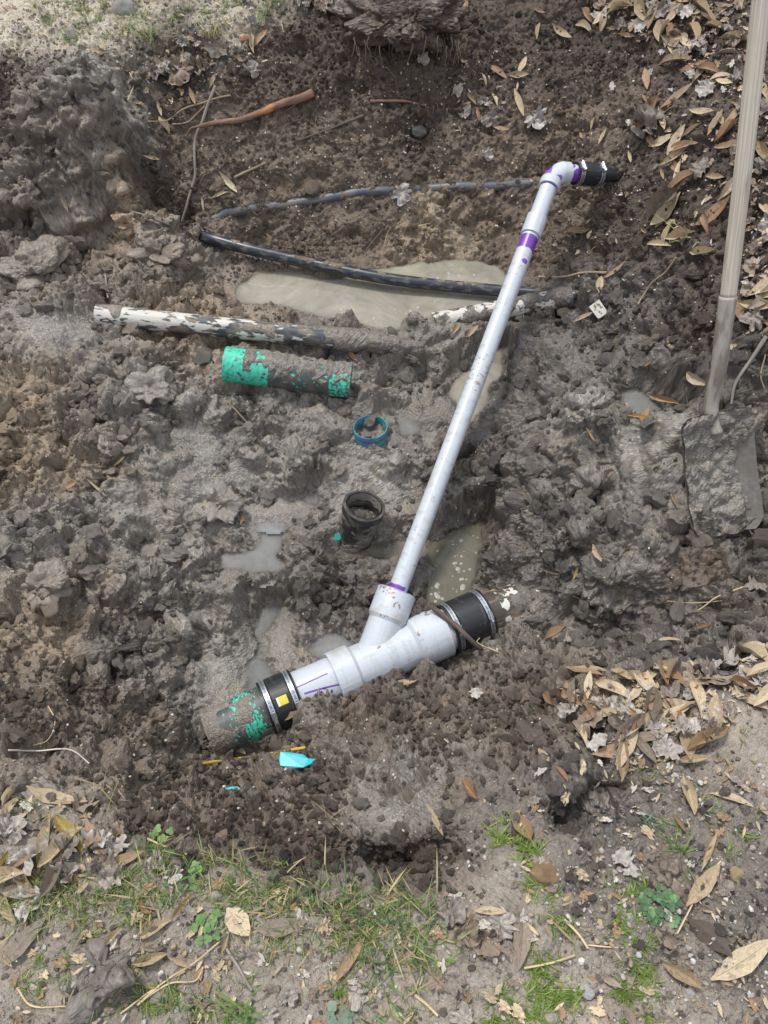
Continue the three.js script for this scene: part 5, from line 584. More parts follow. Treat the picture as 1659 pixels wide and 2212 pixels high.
// crumpled lobed leaves: [u, v, size in raster, pale?, label, group]
const LOBES = [[340, 165, 30, 0, null, G1], [385, 152, 55, 0, 'large grey crumpled leaf above the thin roots at the far edge', G1], [430, 150, 34, 0, null, G1], [476, 108, 48, 0, 'grey crumpled leaf right below the second far grass tuft', G1], [545, 160, 26, 1, null, G1], [345, 160, 22, 1, null, G1], [320, 165, 24, 1, null, G1], [95, 35, 24, 1, null, G1], [40, 70, 24, 1, null, G1], [700, 20, 42, 0, null, G1], [660, 12, 36, 1, null, G1], [725, 25, 40, 1, 'pale crumpled leaf on top beside the dark root clump', G1], [745, 8, 30, 0, null, G1],
  [1153, 270, 42, 1, 'white lobed leaf on the far face above the elbow', G2], [866, 427, 36, 1, 'white lobed leaf lying on the half buried conduit', G2], [1000, 250, 26, 1, null, G2], [1060, 268, 28, 0, null, G2], [910, 132, 22, 0, null, G2], [1048, 342, 24, 1, null, G2], [985, 205, 24, 1, null, G2], [1045, 225, 24, 1, null, G2], [1295, 45, 30, 1, null, G3], [1372, 62, 36, 1, null, G3], [1420, 30, 34, 0, null, G3], [1500, 100, 40, 0, null, G3], [1510, 108, 36, 1, null, G3], [1560, 30, 34, 0, null, G3], [1395, 290, 44, 0, 'grey crumpled leaf at the left edge of the leaf bank', G3], [1510, 385, 42, 0, null, G3], [1525, 205, 34, 1, null, G3], [1582, 180, 26, 1, null, G3], [1640, 240, 40, 0, null, G3], [1625, 700, 40, 0, 'grey crumpled leaf right of the handle at the root', G4], [1355, 890, 36, 0, 'grey curled leaf above the yellowish one by the shovel puddle', G4], [1650, 610, 26, 1, null, G4], [1625, 580, 36, 0, null, G4], [1120, 690, 24, 1, null, G8],
  [1226, 1388, 40, 1, 'pale lobed leaf beside a brown one above the litter heap', G5], [1030, 1500, 30, 1, 'pale crumpled scrap on the near bank right of the junction', G5], [1275, 1510, 46, 0, null, G5], [1300, 1540, 44, 0, null, G5], [1350, 1530, 40, 1, null, G5], [1410, 1580, 46, 0, null, G5], [1380, 1610, 44, 0, null, G5], [1440, 1500, 46, 0, null, G5], [1500, 1480, 50, 0, null, G5], [1560, 1440, 46, 0, null, G5], [1630, 1275, 44, 0, 'pale grey leaf at the right border on dark mud', G5], [1340, 1640, 40, 0, null, G5],
  [30, 1800, 52, 0, null, G6], [55, 1865, 70, 1, 'big pale grey curled leaf in the left grass', G6], [205, 1822, 60, 1, 'silvery crumpled leaf beside the muddy edge at the left', G6], [246, 1832, 44, 1, null, G6], [105, 1835, 50, 0, null, G6], [58, 1952, 60, 1, 'silvery crumpled leaf near the left border', G6], [250, 1892, 56, 0, null, G6], [340, 1868, 44, 1, null, G6], [375, 1890, 40, 1, null, G6], [260, 1800, 40, 0, null, G6], [410, 1985, 36, 0, null, G6], [630, 2152, 36, 1, null, G6], [770, 2145, 46, 1, 'white crumpled leaf on the bare ground at the bottom', G6], [810, 2080, 44, 0, null, G6], [580, 2195, 36, 1, null, G6], [90, 1780, 44, 0, null, G6],
  [972, 1975, 64, 0, 'grey crumpled leaf right beside the thick grass', G7], [1000, 2010, 70, 0, 'long grey crumpled leaf beside the thick grass', G7], [1050, 2030, 66, 0, null, G7], [1080, 2000, 56, 0, null, G7], [1065, 2055, 44, 0, null, G7], [1340, 1855, 40, 1, null, G7], [1360, 1885, 34, 1, null, G7], [980, 2120, 46, 0, null, G7], [945, 2120, 40, 0, null, G7], [1150, 1735, 28, 0, null, G7], [1440, 2035, 50, 0, null, G7], [1000, 2200, 46, 0, null, G7], [1600, 1690, 40, 0, null, G7], [1560, 1920, 36, 0, null, G7]];
for (const [u, v, s, pale, label, group] of LOBES) { const a = lr() * 6.28, c = spot(u, v), L = s / FOC * c.distanceTo(EYE) * 1.15, d = new THREE.Vector3(Math.cos(a), 0, Math.sin(a)).multiplyScalar(L / 2), A = c.clone().sub(d), B = c.clone().add(d); A.y = hAt(A.x, A.z, 1); B.y = hAt(B.x, B.z, 1); layLeaf(pick(LOBED), pick(pale ? WM.concat(GM.slice(2, 3)) : GM), A, B, 1, 'crumpled_leaf', label ?? `${s < 32 ? 'small ' : s > 48 ? 'large ' : ''}${pale ? 'pale' : 'grey'} crumpled leaf ${placeWord(group, u, v)}`, group, .003); }
// litter: more single leaves where they lie thick, then broken bits
const inside = (poly, u, v) => { let c = false; for (let i = 0, j = poly.length - 1; i < poly.length; j = i++) if ((poly[i][1] > v) !== (poly[j][1] > v) && u < (poly[j][0] - poly[i][0]) * (v - poly[i][1]) / (poly[j][1] - poly[i][1]) + poly[i][0]) c = !c; return c; };
const BEDS = [
  [[[1225, -40], [1700, -60], [1700, 420], [1600, 430], [1560, 200], [1480, 170], [1400, 120], [1300, 60]], 62, G3, 'long'], [[[1385, 140], [1480, 180], [1560, 230], [1590, 420], [1500, 440], [1420, 400], [1380, 260]], 12, G3, 'long'], [[[1610, 420], [1720, 420], [1720, 740], [1600, 740]], 14, G4, 'long'], [[[1400, 440], [1540, 440], [1540, 560], [1400, 540]], 5, G3, 'long'],
  [[[1180, 1490], [1290, 1465], [1400, 1430], [1480, 1470], [1560, 1420], [1700, 1380], [1700, 1520], [1560, 1540], [1500, 1600], [1400, 1660], [1320, 1640], [1250, 1560]], 42, G5, 'long'], [[[0, 1720], [180, 1740], [240, 1860], [150, 1920], [0, 1960]], 9, G6, 'long'], [[[640, -30], [770, -30], [750, 35], [640, 30]], 10, G1, 'long'],
  [[[1225, -40], [1700, -60], [1700, 420], [1600, 430], [1560, 200], [1480, 170], [1400, 120], [1300, 60]], 44, G3, 'lobe'], [[[1600, 420], [1720, 420], [1720, 740], [1600, 740]], 6, G4, 'lobe'], [[[1180, 1490], [1400, 1440], [1560, 1440], [1700, 1400], [1700, 1560], [1500, 1620], [1380, 1680], [1250, 1600]], 30, G5, 'lobe'], [[[640, -30], [770, -30], [750, 35], [640, 30]], 8, G1, 'lobe'], [[[0, 1720], [180, 1740], [260, 1860], [150, 1980], [0, 1960]], 8, G6, 'lobe'], [[[560, -20], [640, 0], [620, 80], [420, 130], [330, 180], [350, 110]], 6, G1, 'lobe'],
];
for (const [poly, n, group, kind] of BEDS) { const us_ = poly.map(p => p[0]), vs = poly.map(p => p[1]); for (let i = 0, k = 0; k < n && i < n * 30; i++) { const u = mix(Math.min(...us_), Math.max(...us_), lr()), v = mix(Math.min(...vs), Math.max(...vs), lr()); if (!inside(poly, u, v)) continue; k++; const c = spot(u, v), a = lr() * 6.28, L = kind === 'long' ? .05 + .06 * lr() : .035 + .04 * lr(), d = new THREE.Vector3(Math.cos(a), 0, Math.sin(a)).multiplyScalar(L / 2), A = c.clone().sub(d), B = c.clone().add(d); A.y = hAt(A.x, A.z, 1); B.y = hAt(B.x, B.z, 1); const lift = .002 + .014 * lr();
  if (kind === 'long') { const cw = pick(['tan', 'tan', 'brown', 'grey', 'rust', 'grey', 'pale', 'pale']); layLeaf(pick(LONG), pick(LM[cw]), A, B, .8 + .5 * lr(), 'fallen_leaf', `${sizeWord(L)}${COLOUR_WORD[cw]} leaf ${placeWord(group, u, v)}`, group, lift); } else { const pale = lr() < .3; layLeaf(pick(LOBED), pick(pale ? WM : GM), A, B, 1, 'crumpled_leaf', `${L < .046 ? 'small ' : L > .064 ? 'large ' : ''}${pale ? 'pale' : 'grey'} crumpled leaf ${placeWord(group, u, v)}`, group, lift); } } }
{ // broken bits of leaf, too many to count
  const out = [[], []], M = new THREE.Matrix4(), Q = new THREE.Quaternion();
  const sow = (poly, n) => { const us_ = poly.map(p => p[0]), vs = poly.map(p => p[1]); for (let i = 0, k = 0; k < n && i < n * 30; i++) { const u = mix(Math.min(...us_), Math.max(...us_), lr()), v = mix(Math.min(...vs), Math.max(...vs), lr()); if (!inside(poly, u, v)) continue; k++; const c = spot(u, v, false), s = .008 + .022 * lr() ** 2; Q.setFromUnitVectors(new THREE.Vector3(0, 1, 0), nAt(c.x, c.z).add(new THREE.Vector3(lr() - .5, .3, lr() - .5)).normalize()).multiply(new THREE.Quaternion().setFromEuler(new THREE.Euler(0, lr() * 6.3, 0))); const l = pick([LC.tan, LC.grey, LC.brown, [[206, 200, 194]], LC.pale])[0]; out[k % 2].push([M.compose(c.add(new THREE.Vector3(0, .002 + .006 * lr(), 0)), Q, new THREE.Vector3(s, s, s * (k % 2 ? 1 : 1.6))).clone(), lin(...l).multiplyScalar(.8 + .4 * lr())]); } };
  for (const [poly, n] of BEDS) sow(poly, n * 7); sow([[1000, 100], [1100, 180], [1080, 300], [960, 280], [960, 200]], 40); sow([[1170, 1600], [1659, 1650], [1659, 2212], [900, 2212], [900, 1930], [1050, 1850]], 260); sow([[0, 1900], [500, 1900], [900, 1980], [900, 2212], [0, 2212]], 220); sow([[250, 60], [600, 40], [600, 200], [300, 250]], 70); sow([[1100, 150], [1400, 150], [1400, 620], [1150, 650]], 40); sow([[0, 0], [600, 0], [500, 80], [0, 140]], 60);
  const root = new THREE.Group(); root.name = 'leaf_crumbs'; scene.add(root); tag(root, 'broken crumbs of dry leaf scattered on the ground', 'leaf litter', null, 'stuff');
  [LOBED[0], LONG[0]].forEach((g, k) => { const m = shade(new THREE.InstancedMesh(g, leafMat([255, 255, 255], crumpleTex), out[k].length)); out[k].forEach(([a, c], i) => { m.setMatrixAt(i, a); m.setColorAt(i, c); }); m.name = 'leaf_bits'; m.userData.kind = 'stuff'; root.add(m); });
}
// ------------------------------------------------------------------ roots and twigs
const bark = (c, d) => new THREE.MeshStandardMaterial({ roughness: .8, map: tex(64, 256, (u, v) => { const n = fbm(u * 5, v * 14, c[0], 3), k = sstep(.12, .3, fbm(u * 3, v * 9, d[0], 2)); return over(tone(c, 1 + .5 * n), d, k); }) });
const BK = { red: bark([126, 98, 82], [182, 130, 84]), dark: bark([92, 80, 72], [70, 62, 56]), pale: bark([150, 132, 110], [120, 104, 88]), straw: bark([196, 176, 138], [170, 150, 116]), grey: bark([138, 130, 122], [104, 97, 90]), white: bark([206, 200, 188], [170, 160, 146]) };
function root(pts, r0, r1, mat, name, label, cat, lift = .004, wob = .18) { const P = pts.map(([u, v, l]) => { const p = spot(u, v); return p.addScaledVector(nAt(p.x, p.z), lift + (l ?? 0)); }); return single(name, bent(P, t => mix(r0, r1, t), Math.max(24, P.length * 12), 9, wob, pts[0][0]), mat, label, cat); }
{
  const P = [[428, 280], [470, 271], [520, 262], [570, 247], [610, 230], [650, 215], [678, 203]].map(([u, v]) => { const p = spot(u, v); return p.addScaledVector(nAt(p.x, p.z), .012); }), o = thing('tree_root', P[3], 'thick reddish brown tree root crossing the far earth face', 'root');
  part(o, 'root_stem', bent(P, t => mix(.0065, .0155, Math.pow(t, .7)), 80, 14, .16, 3), BK.red); part(o, 'root_fork', bent([P[0], spot(415, 288).add(new THREE.Vector3(0, .012, 0)), spot(404, 296)], t => mix(.0055, .002, t), 20, 8, .2), BK.red); part(o, 'root_fork', bent([P[5], spot(640, 232).add(new THREE.Vector3(0, .01, .01)), spot(600, 250).add(new THREE.Vector3(0, .0, .01))], t => mix(.004, .0015, t), 20, 8, .2), BK.dark);
}
const ROOTS = [
  [[[468, 190], [452, 232], [440, 268], [426, 300], [424, 345], [424, 380], [412, 430], [393, 486]], .0058, .0045, 'grey', 'hanging_root', 'long grey root hanging down the far face to the black pipe', 'root', .012],
  [[[318, 268], [362, 262], [400, 240], [440, 226], [470, 214], [497, 208]], .003, .0035, 'pale', 'thin_root', 'thin pale root running left across the hanging root', 'root', .01], [[[375, 272], [408, 266], [432, 246], [445, 236]], .003, .003, 'pale', 'thin_root', 'short knobbly root below the thin pale one', 'root', .008],
  [[[508, 386], [540, 372], [578, 354]], .0052, .004, 'pale', 'broken_twig', 'short pale broken twig right of the leaf with holes', 'twig', .01], [[[648, 306], [690, 290], [735, 275], [787, 251]], .003, .0062, 'dark', 'thin_root', 'dark root slanting up right of centre on the far face', 'root', .006], [[[800, 222], [840, 220], [880, 222], [918, 233]], .0062, .003, 'red', 'thin_root', 'stubby reddish root in the middle of the far face', 'root', .006], [[[505, 296], [492, 325], [488, 352], [470, 372]], .002, .0014, 'dark', 'thin_root', 'fine root dangling below the thick root', 'root', .008], [[[280, 160], [290, 185], [275, 225]], .002, .002, 'straw', 'straw', 'dry straw standing on the far edge above the spoil mass', 'straw', .008], [[[72, 152], [110, 140], [148, 120]], .0035, .003, 'dark', 'broken_twig', 'dark twig on the far left edge', 'twig', .005],
  [[[283, 458], [320, 470], [365, 490]], .0032, .0025, 'grey', 'broken_twig', 'grey twig on the lumps left of the black pipes', 'twig', .006], [[[300, 520], [330, 505], [350, 498]], .0025, .0018, 'pale', 'thin_root', 'short pale rootlet on the clod beside the black pipe', 'root', .008], [[[785, 555], [805, 525], [828, 495]], .0028, .0022, 'dark', 'broken_twig', 'dark twig leaning on the bank just behind the pool', 'twig', .01], [[[830, 540], [838, 505], [845, 490]], .0018, .0016, 'pale', 'thin_root', 'fine pale root beside the dark twig behind the pool', 'root', .01], [[[900, 492], [960, 478]], .0014, .0012, 'straw', 'straw', 'short straw on the brown face behind the pool', 'straw', .004],
  [[[1164, 602], [1215, 602], [1262, 592], [1312, 592]], .0042, .0045, 'pale', 'broken_twig', 'pale stick lying right of the riser above the pool end', 'twig', .006], [[[1378, 668], [1392, 640], [1412, 612], [1440, 590], [1462, 564]], .0034, .0034, 'pale', 'thin_root', 'crooked pale root left of the shovel handle', 'root', .008], [[[1300, 735], [1330, 715], [1368, 698]], .0016, .0014, 'pale', 'thin_root', 'fine pale root below the crooked one', 'root', .006], [[[1660, 735], [1625, 775], [1600, 815], [1585, 840], [1580, 890]], .006, .003, 'grey', 'hanging_root', 'grey root bending down right of the shovel socket', 'root', .02], [[[1655, 770], [1645, 815], [1650, 845]], .002, .002, 'pale', 'thin_root', 'thin root at the right border beside the shovel', 'root', .01], [[[1470, 895], [1490, 868], [1480, 845], [1500, 825]], .0018, .0014, 'dark', 'thin_root', 'forked fine root at the shovel puddle', 'root', .01],
  [[[0, 590], [22, 600], [50, 617]], .006, .004, 'white', 'broken_twig', 'white stick at the left border', 'twig', .008], [[[490, 870], [512, 892], [540, 925]], .0032, .0024, 'pale', 'broken_twig', 'thin stick on the mud below the cut green pipe', 'twig', .006], [[[230, 600], [235, 630], [238, 650]], .004, .003, 'grey', 'broken_twig', 'grey stick standing behind the end of the painted pipe', 'twig', .012],
  [[[940, 1312], [965, 1335], [1000, 1362], [1035, 1395]], .0072, .0058, 'dark', 'fallen_root', 'dark root lying across the right rubber coupling', 'root', .1], [[[1012, 1372], [1030, 1378], [1045, 1402], [1075, 1430]], .0016, .0012, 'straw', 'thin_root', 'fine pale root right of the dark root on the coupling', 'root', .03], [[[1168, 1272], [1215, 1278], [1260, 1295]], .004, .003, 'dark', 'broken_twig', 'dark curved twig on the right mud slope', 'twig', .005], [[[1468, 1336], [1510, 1320], [1545, 1292], [1605, 1272]], .0022, .0014, 'straw', 'thin_root', 'long pale root on dark mud at the right', 'root', .006], [[[1440, 1303], [1500, 1304], [1560, 1300]], .0012, .001, 'straw', 'straw', 'fine straw level on dark mud at the right', 'straw', .004], [[[1615, 1145], [1630, 1165], [1642, 1185]], .002, .0014, 'white', 'straw', 'white straw below the shovel blade', 'straw', .004],
  [[[18, 1626], [80, 1627], [155, 1626], [192, 1655]], .002, .0016, 'white', 'straw', 'long pale straw lying on the left bank above the grass', 'straw', .006], [[[104, 1530], [118, 1562], [100, 1600], [70, 1612]], .0014, .001, 'straw', 'thin_root', 'fine root on the left bank above the long straw', 'root', .005], [[[298, 2172], [360, 2120], [420, 2082], [478, 2032]], .0022, .0016, 'straw', 'straw', 'longest straw slanting across the near left ground', 'straw', .006], [[[312, 2160], [370, 2125], [425, 2120], [440, 2090]], .0018, .0015, 'straw', 'straw', 'bent straw beside the longest one', 'straw', .006], [[[262, 2190], [330, 2140], [400, 2100]], .0015, .0012, 'straw', 'straw', 'thin straw below the longest one', 'straw', .006], [[[490, 2048], [515, 2090], [545, 2142]], .0032, .0028, 'grey', 'broken_twig', 'grey twig below the pale oval leaf', 'twig', .005], [[[40, 2135], [70, 2170], [150, 2172]], .002, .0014, 'straw', 'straw', 'curved straw at the lower left beside the dark clod', 'straw', .005], [[[305, 1812], [350, 1832], [402, 1848]], .0022, .0018, 'straw', 'straw', 'straw at the edge of the left grass', 'straw', .006], [[[1130, 2092], [1190, 2078], [1240, 2065]], .002, .002, 'straw', 'straw', 'straw bundle end below the large flat leaf', 'straw', .006], [[[1215, 1985], [1250, 2020], [1270, 2050]], .003, .002, 'straw', 'straw', 'pale folded straw among the star weeds', 'straw', .005], [[[1270, 2042], [1310, 2046], [1345, 2048]], .0014, .0012, 'straw', 'straw', 'thin straw right of the star weeds', 'straw', .004], [[[895, 2150], [920, 2170], [945, 2195]], .003, .0025, 'straw', 'straw', 'grey straw at the foot of the thick grass', 'straw', .005], [[[1460, 2020], [1490, 1965], [1520, 1900], [1552, 1862]], .0016, .0016, 'straw', 'straw', 'long stem beside the twisted leaf on the gravel', 'straw', .008], [[[960, 1480 + 120], [985, 1620]], .0014, .0012, 'white', 'straw', 'small white straw on the near bank', 'straw', .004],
];
for (const [pts, a, b, m, name, label, cat, lift] of ROOTS) if (name !== 'fallen_root') root(pts, a, b, BK[m], name, label, cat, lift);
{ const e = frameOf(axis)[1].z > 0 ? 1 : -1, at = (u, v, y) => atLevel(u, v, y); single('fallen_root', bent([at(930, 1308, -.375), at(955, 1328, -.372), at(990, 1356, -.378), at(1022, 1388, -.395), at(1040, 1402, -.41)], t => mix(.0085, .0065, t), 40, 10, .3, 5), BK.dark, 'dark root lying across the right rubber coupling', 'root'); }
{ // hair roots in the far face, too fine to count
  const gs = [], r = rngOf(321); for (let i = 0; i < 230; i++) { const u = 330 + r() * 1250, v = (r() < .5 ? 60 + r() * 130 : 120 + r() * 420) + (u > 700 && u < 1010 && r() < .4 ? -90 : 0); const p = spot(u, v), n = nAt(p.x, p.z), L = .02 + .06 * r(), d = new THREE.Vector3((r() - .5) * 1.4, -.6 - r() * .6, .2).normalize(), q = [p.clone().addScaledVector(n, -.004)]; for (let k = 1; k < 4; k++) { const s = q[k - 1].clone().addScaledVector(d, L / 3); s.x += (r() - .5) * .012; const h = hAt(s.x, s.z, 1) + .005; s.y = Math.max(s.y, h); if (s.y > q[k - 1].y + .01) s.y = q[k - 1].y; s.addScaledVector(n, .005); q.push(s); } gs.push(bent(q, t => mix(.0013, .0005, t), 8, 5, 0, 0, false)); }
  single('hair_roots', mergeGeometries(gs), BK.pale, 'fine hair roots hanging out of the far earth face', 'roots', null, 'stuff');
}
{ // sod that overhangs the far face, with its roots
  const C = spot(872, 62).addScaledVector(sight(872, 62).normalize(), -.05), g = new THREE.IcosahedronGeometry(1, 34), p = g.attributes.position, col = [0, 0, 0], K = []; for (let i = 0; i < p.count; i++) { const v = new THREE.Vector3().fromBufferAttribute(p, i), d = v.clone(), n = .95 + .55 * pn(v.x * 2.2, v.y * 1.7, v.z * 1.7 + 4); v.multiplyScalar(n); v.set(v.x * .225, v.y * .085 + .015, v.z * .12 - .03); v.addScaledVector(d, .9 * lumps(C.x + v.x, C.y + v.y, C.z + v.z, .6, 1)); p.setXYZ(i, v.x, v.y, v.z); soilColour(C.x + v.x, .35, C.z + v.z, pn(i * .37, 1, 2), col); K.push(...col); } g.setAttribute('color', new THREE.Float32BufferAttribute(K, 3)); g.translate(C.x, C.y, C.z);
  const gg = mergeVerts(g), o = thing('overhanging_sod', C, 'dark rooty clump of sod overhanging the far face at the top', 'sod'); part(o, 'soil_clump', gg, clodMat); const r = rngOf(88);
  for (let i = 0; i < 26; i++) { const a = -.22 + .44 * r(), q0 = C.clone().add(new THREE.Vector3(a, .01 - .05 * r(), .085 - .25 * a * a)), q = [q0]; for (let k = 1; k < 4; k++) q.push(q[k - 1].clone().add(new THREE.Vector3((r() - .5) * .02, -.014 - .018 * r(), .004 * (r() - .3)))); part(o, 'hanging_rootlet', bent(q, t => mix(.0018, .0007, t), 10, 6, 0, 0, false), i % 3 ? BK.pale : BK.dark); }
}
for (const [u, v, size, k, c, label] of [[205, 2112, 62, 1, [92, 88, 83], 'big dark clod of clay lying on the near left ground'], [1448, 1882, 42, 2, [112, 94, 76], 'round brown clod with dry roots on the gravel'], [92, 1268, 50, 3, [112, 104, 95], 'rounded lump of clay on the left slope above the ochre patch'], [478, 1088, 40, 4, [112, 104, 95], 'rounded wet clod at the left end of the shelf puddle'], [345, 545, 54, 5, [108, 97, 87], 'large clod standing left of the pool beside the black pipe'], [275, 478, 34, 6, [150, 122, 92], 'orange brown clod at the foot of the spoil block'], [70, 575, 54, 7, [106, 96, 86], 'large clod on the left spoil slope'], [330, 838, 48, 8, [112, 105, 97], 'grey clod left of the cut green pipe'], [870, 690, 26, 9, [96, 88, 80], 'dark clod poking out at the near edge of the pool'], [680, 660, 20, 10, [74, 68, 62], 'small dark clod standing in the pool']]) {
  const P0 = spot(u, v), R = size / FOC * P0.distanceTo(EYE), g = new THREE.IcosahedronGeometry(1, 26), p = g.attributes.position, K = [], col = [0, 0, 0], b = lin(...c);
  for (let i = 0; i < p.count; i++) { const d = new THREE.Vector3().fromBufferAttribute(p, i), n = .8 + .75 * pn(d.x * .9 + k * 7, d.y * .9, d.z * .9) + .4 * pn(d.x * 2.1, d.y * 2.1 + k * 3, d.z * 2.1), q = d.clone().multiplyScalar(n * R); q.y *= .6; q.addScaledVector(d, .6 * lumps(P0.x + q.x + k, P0.y + q.y, P0.z + q.z, .8, .3)); p.setXYZ(i, q.x, q.y, q.z); soilColour(P0.x + q.x, P0.y + q.y, P0.z + q.z, pn(i * .37, k, 2), col); const t = 1 + .4 * fbm(q.x * 30 + k, q.y * 30, q.z * 30, 3); K.push(mix(col[0], b.r * t, .45), mix(col[1], b.g * t, .45), mix(col[2], b.b * t, .45)); } g.setAttribute('color', new THREE.Float32BufferAttribute(K, 3));
  const m = single('earth_clod', mergeVerts(g), clodMat, label, 'clod'); m.position.copy(P0).add(new THREE.Vector3(0, -R * .05, 0));
}
// ------------------------------------------------------------------ stones
{
  const shapes = []; for (let k = 0; k < 5; k++) { const g = new THREE.IcosahedronGeometry(1, 2), p = g.attributes.position; for (let i = 0; i < p.count; i++) { const v = new THREE.Vector3().fromBufferAttribute(p, i), n = 1 + .45 * pn(v.x * 1.2 + k * 7, v.y * 1.2, v.z * 1.2 + k) + .15 * pn(v.x * 3, v.y * 3 + k, v.z * 3); p.setXYZ(i, v.x * n * 1.15, v.y * n * .72, v.z * n * .9); } g.computeVertexNormals(); shapes.push(toCreasedNormals(g, .7)); }
  const smat = c => new THREE.MeshStandardMaterial({ color: lin(...c), roughness: .6, bumpMap: mudBump, bumpScale: .003 });
  for (const [u, v, s, c, label] of [[1177, 1888, 24, [150, 124, 92], 'round tan stone set in the near ground among star weeds'], [1226, 1945, 12, [196, 170, 130], 'small tan pebble left of the clover patch'], [1268, 2142, 12, [214, 212, 208], 'white stone lying low among star weeds'], [1275, 2125, 9, [206, 204, 200], 'small white stone above the white one among star weeds'], [1590, 1892, 13, [186, 168, 128], 'yellowish stone in the gravel at the right'], [1568, 1918, 9, [150, 82, 66], 'red brick chip in the gravel at the right'], [1490, 2145, 10, [210, 206, 198], 'white stone near the big pale torn leaf'], [1360, 1985, 9, [206, 202, 196], 'white stone left of the clover patch'], [1196, 1920, 9, [200, 200, 204], 'grey white stone by the round tan stone'], [220, 2055, 7, [190, 178, 150], 'pale pebble on top of the dark clod'], [660, 2150, 11, [206, 198, 176], 'pale stone on the bare ground at the bottom'], [634, 1963, 8, [196, 160, 110], 'tan pebble between grass tufts near the middle'], [480, 1805, 12, [150, 130, 112], 'brown pebble on the near crumbly bank'], [820, 2010, 8, [188, 180, 168], 'grey pebble beside the thick grass'], [435, 770, 22, [104, 98, 90], 'flat grey stone slab left of the cut green pipe'], [905, 285, 14, [98, 96, 94], 'bluish grey stone set in the far face'], [675, 405, 17, [104, 92, 80], 'brown stone set in the far face above the conduit'], [880, 378, 12, [100, 90, 78], 'greyish stone right above the conduit'], [155, 75, 12, [140, 134, 128], 'grey stone on the far left ground'], [270, 20, 20, [140, 136, 130], 'broad grey stone at the far edge behind the grass tufts'], [530, 85, 8, [170, 120, 92], 'reddish pebble right of the far grass tufts'], [1330, 1480, 9, [200, 196, 190], 'pale pebble in the litter heap']]) {
    const p = spot(u, v), L = s / FOC * p.distanceTo(EYE), m = single('stone', shapes[Math.floor(lr() * 5)], smat(c), label, 'stone'); m.position.copy(p).add(new THREE.Vector3(0, -L * .15, 0)); m.scale.setScalar(L); m.rotation.set(lr() * .4, lr() * 6, lr() * .4); }
  // gravel and pale grit, uncounted
  const out = shapes.map(() => []), M = new THREE.Matrix4(), Q = new THREE.Quaternion(); const sow = (poly, n, r0, r1, pal) => { const us_ = poly.map(p => p[0]), vs = poly.map(p => p[1]); for (let i = 0, k = 0; k < n && i < n * 20; i++) { const u = mix(Math.min(...us_), Math.max(...us_), lr()), v = mix(Math.min(...vs), Math.max(...vs), lr()); if (!inside(poly, u, v)) continue; k++; const c = spot(u, v, false), s = mix(r0, r1, lr() ** 3); Q.setFromEuler(new THREE.Euler(lr() * 6, lr() * 6, lr() * 6)); out[k % 5].push([M.compose(c.setY(c.y + s * .3), Q, new THREE.Vector3(s, s, s)).clone(), lin(...pick(pal)).multiplyScalar(.75 + .4 * lr())]); } };
  const pal = [[176, 170, 162], [150, 144, 136], [132, 122, 112], [164, 146, 118], [116, 106, 98], [190, 186, 180]], white = [[206, 200, 188], [186, 176, 160], [166, 152, 132]];
  sow([[1380, 1640], [1659, 1640], [1659, 2212], [1250, 2212], [1200, 1900]], 900, .0014, .006, pal); sow([[1000, 1750], [1400, 1800], [1400, 2212], [900, 2212], [900, 1950]], 300, .0014, .0055, pal); sow([[0, 1950], [900, 1950], [900, 2212], [0, 2212]], 320, .0016, .006, pal); sow([[0, 0], [620, 0], [560, 130], [300, 180], [0, 180]], 800, .0016, .006, pal); sow([[300, 130], [1400, 100], [1380, 560], [500, 520], [330, 380]], 1500, .0012, .0042, white); sow([[1380, 200], [1659, 200], [1659, 820], [1300, 700]], 350, .0012, .004, white); sow([[0, 500], [1659, 700], [1659, 1400], [0, 1500]], 600, .001, .0034, white); sow([[0, 1500], [1300, 1550], [1100, 1900], [0, 1750]], 500, .0012, .004, white.concat(pal));
  const rt = new THREE.Group(); rt.name = 'gravel'; scene.add(rt); tag(rt, 'pale grit and gravel strewn over the ground', 'gravel', null, 'stuff'); const gm = new THREE.MeshStandardMaterial({ color: 0xffffff, roughness: .6 });
  shapes.forEach((g, k) => { const m = shade(new THREE.InstancedMesh(g, gm, out[k].length)); out[k].forEach(([a, c], i) => { m.setMatrixAt(i, a); m.setColorAt(i, c); }); m.name = 'grit'; m.userData.kind = 'stuff'; rt.add(m); });
}
// ------------------------------------------------------------------ grass, weeds and clover
function tuftGeo(seed, n, len, spread, wid, pal, droop = .6) { const r = rngOf(seed), P = [], C = [], I = []; for (let b = 0; b < n; b++) { const a = r() * 6.283, L = len * (.45 + .75 * r()), lean = (.25 + .9 * r()) * droop, ox = (r() - .5) * spread, oz = (r() - .5) * spread, w = wid * (.6 + .6 * r()), c = lin(...pal[Math.floor(r() * pal.length)]).multiplyScalar(.8 + .4 * r()), ns = 5, o = P.length / 3, ca = Math.cos(a), sa = Math.sin(a); for (let i = 0; i <= ns; i++) { const t = i / ns, out = L * (lean * t + .35 * lean * t * t), up = L * (t * (1 - .35 * lean) - .35 * lean * t * t) - .004, ww = w * (1 - t * t) * .5 + .0002; for (const s of [-1, 1]) { P.push(ox + ca * out - sa * ww * s, up + (s > 0 ? .0006 : 0), oz + sa * out + ca * ww * s); C.push(c.r, c.g, c.b); } } for (let i = 0; i < ns; i++) { const q = o + i * 2; I.push(q, q + 1, q + 2, q + 1, q + 3, q + 2); } } const g = new THREE.BufferGeometry(); g.setAttribute('position', new THREE.Float32BufferAttribute(P, 3)); g.setAttribute('color', new THREE.Float32BufferAttribute(C, 3)); g.setIndex(I); g.computeVertexNormals(); return g; }
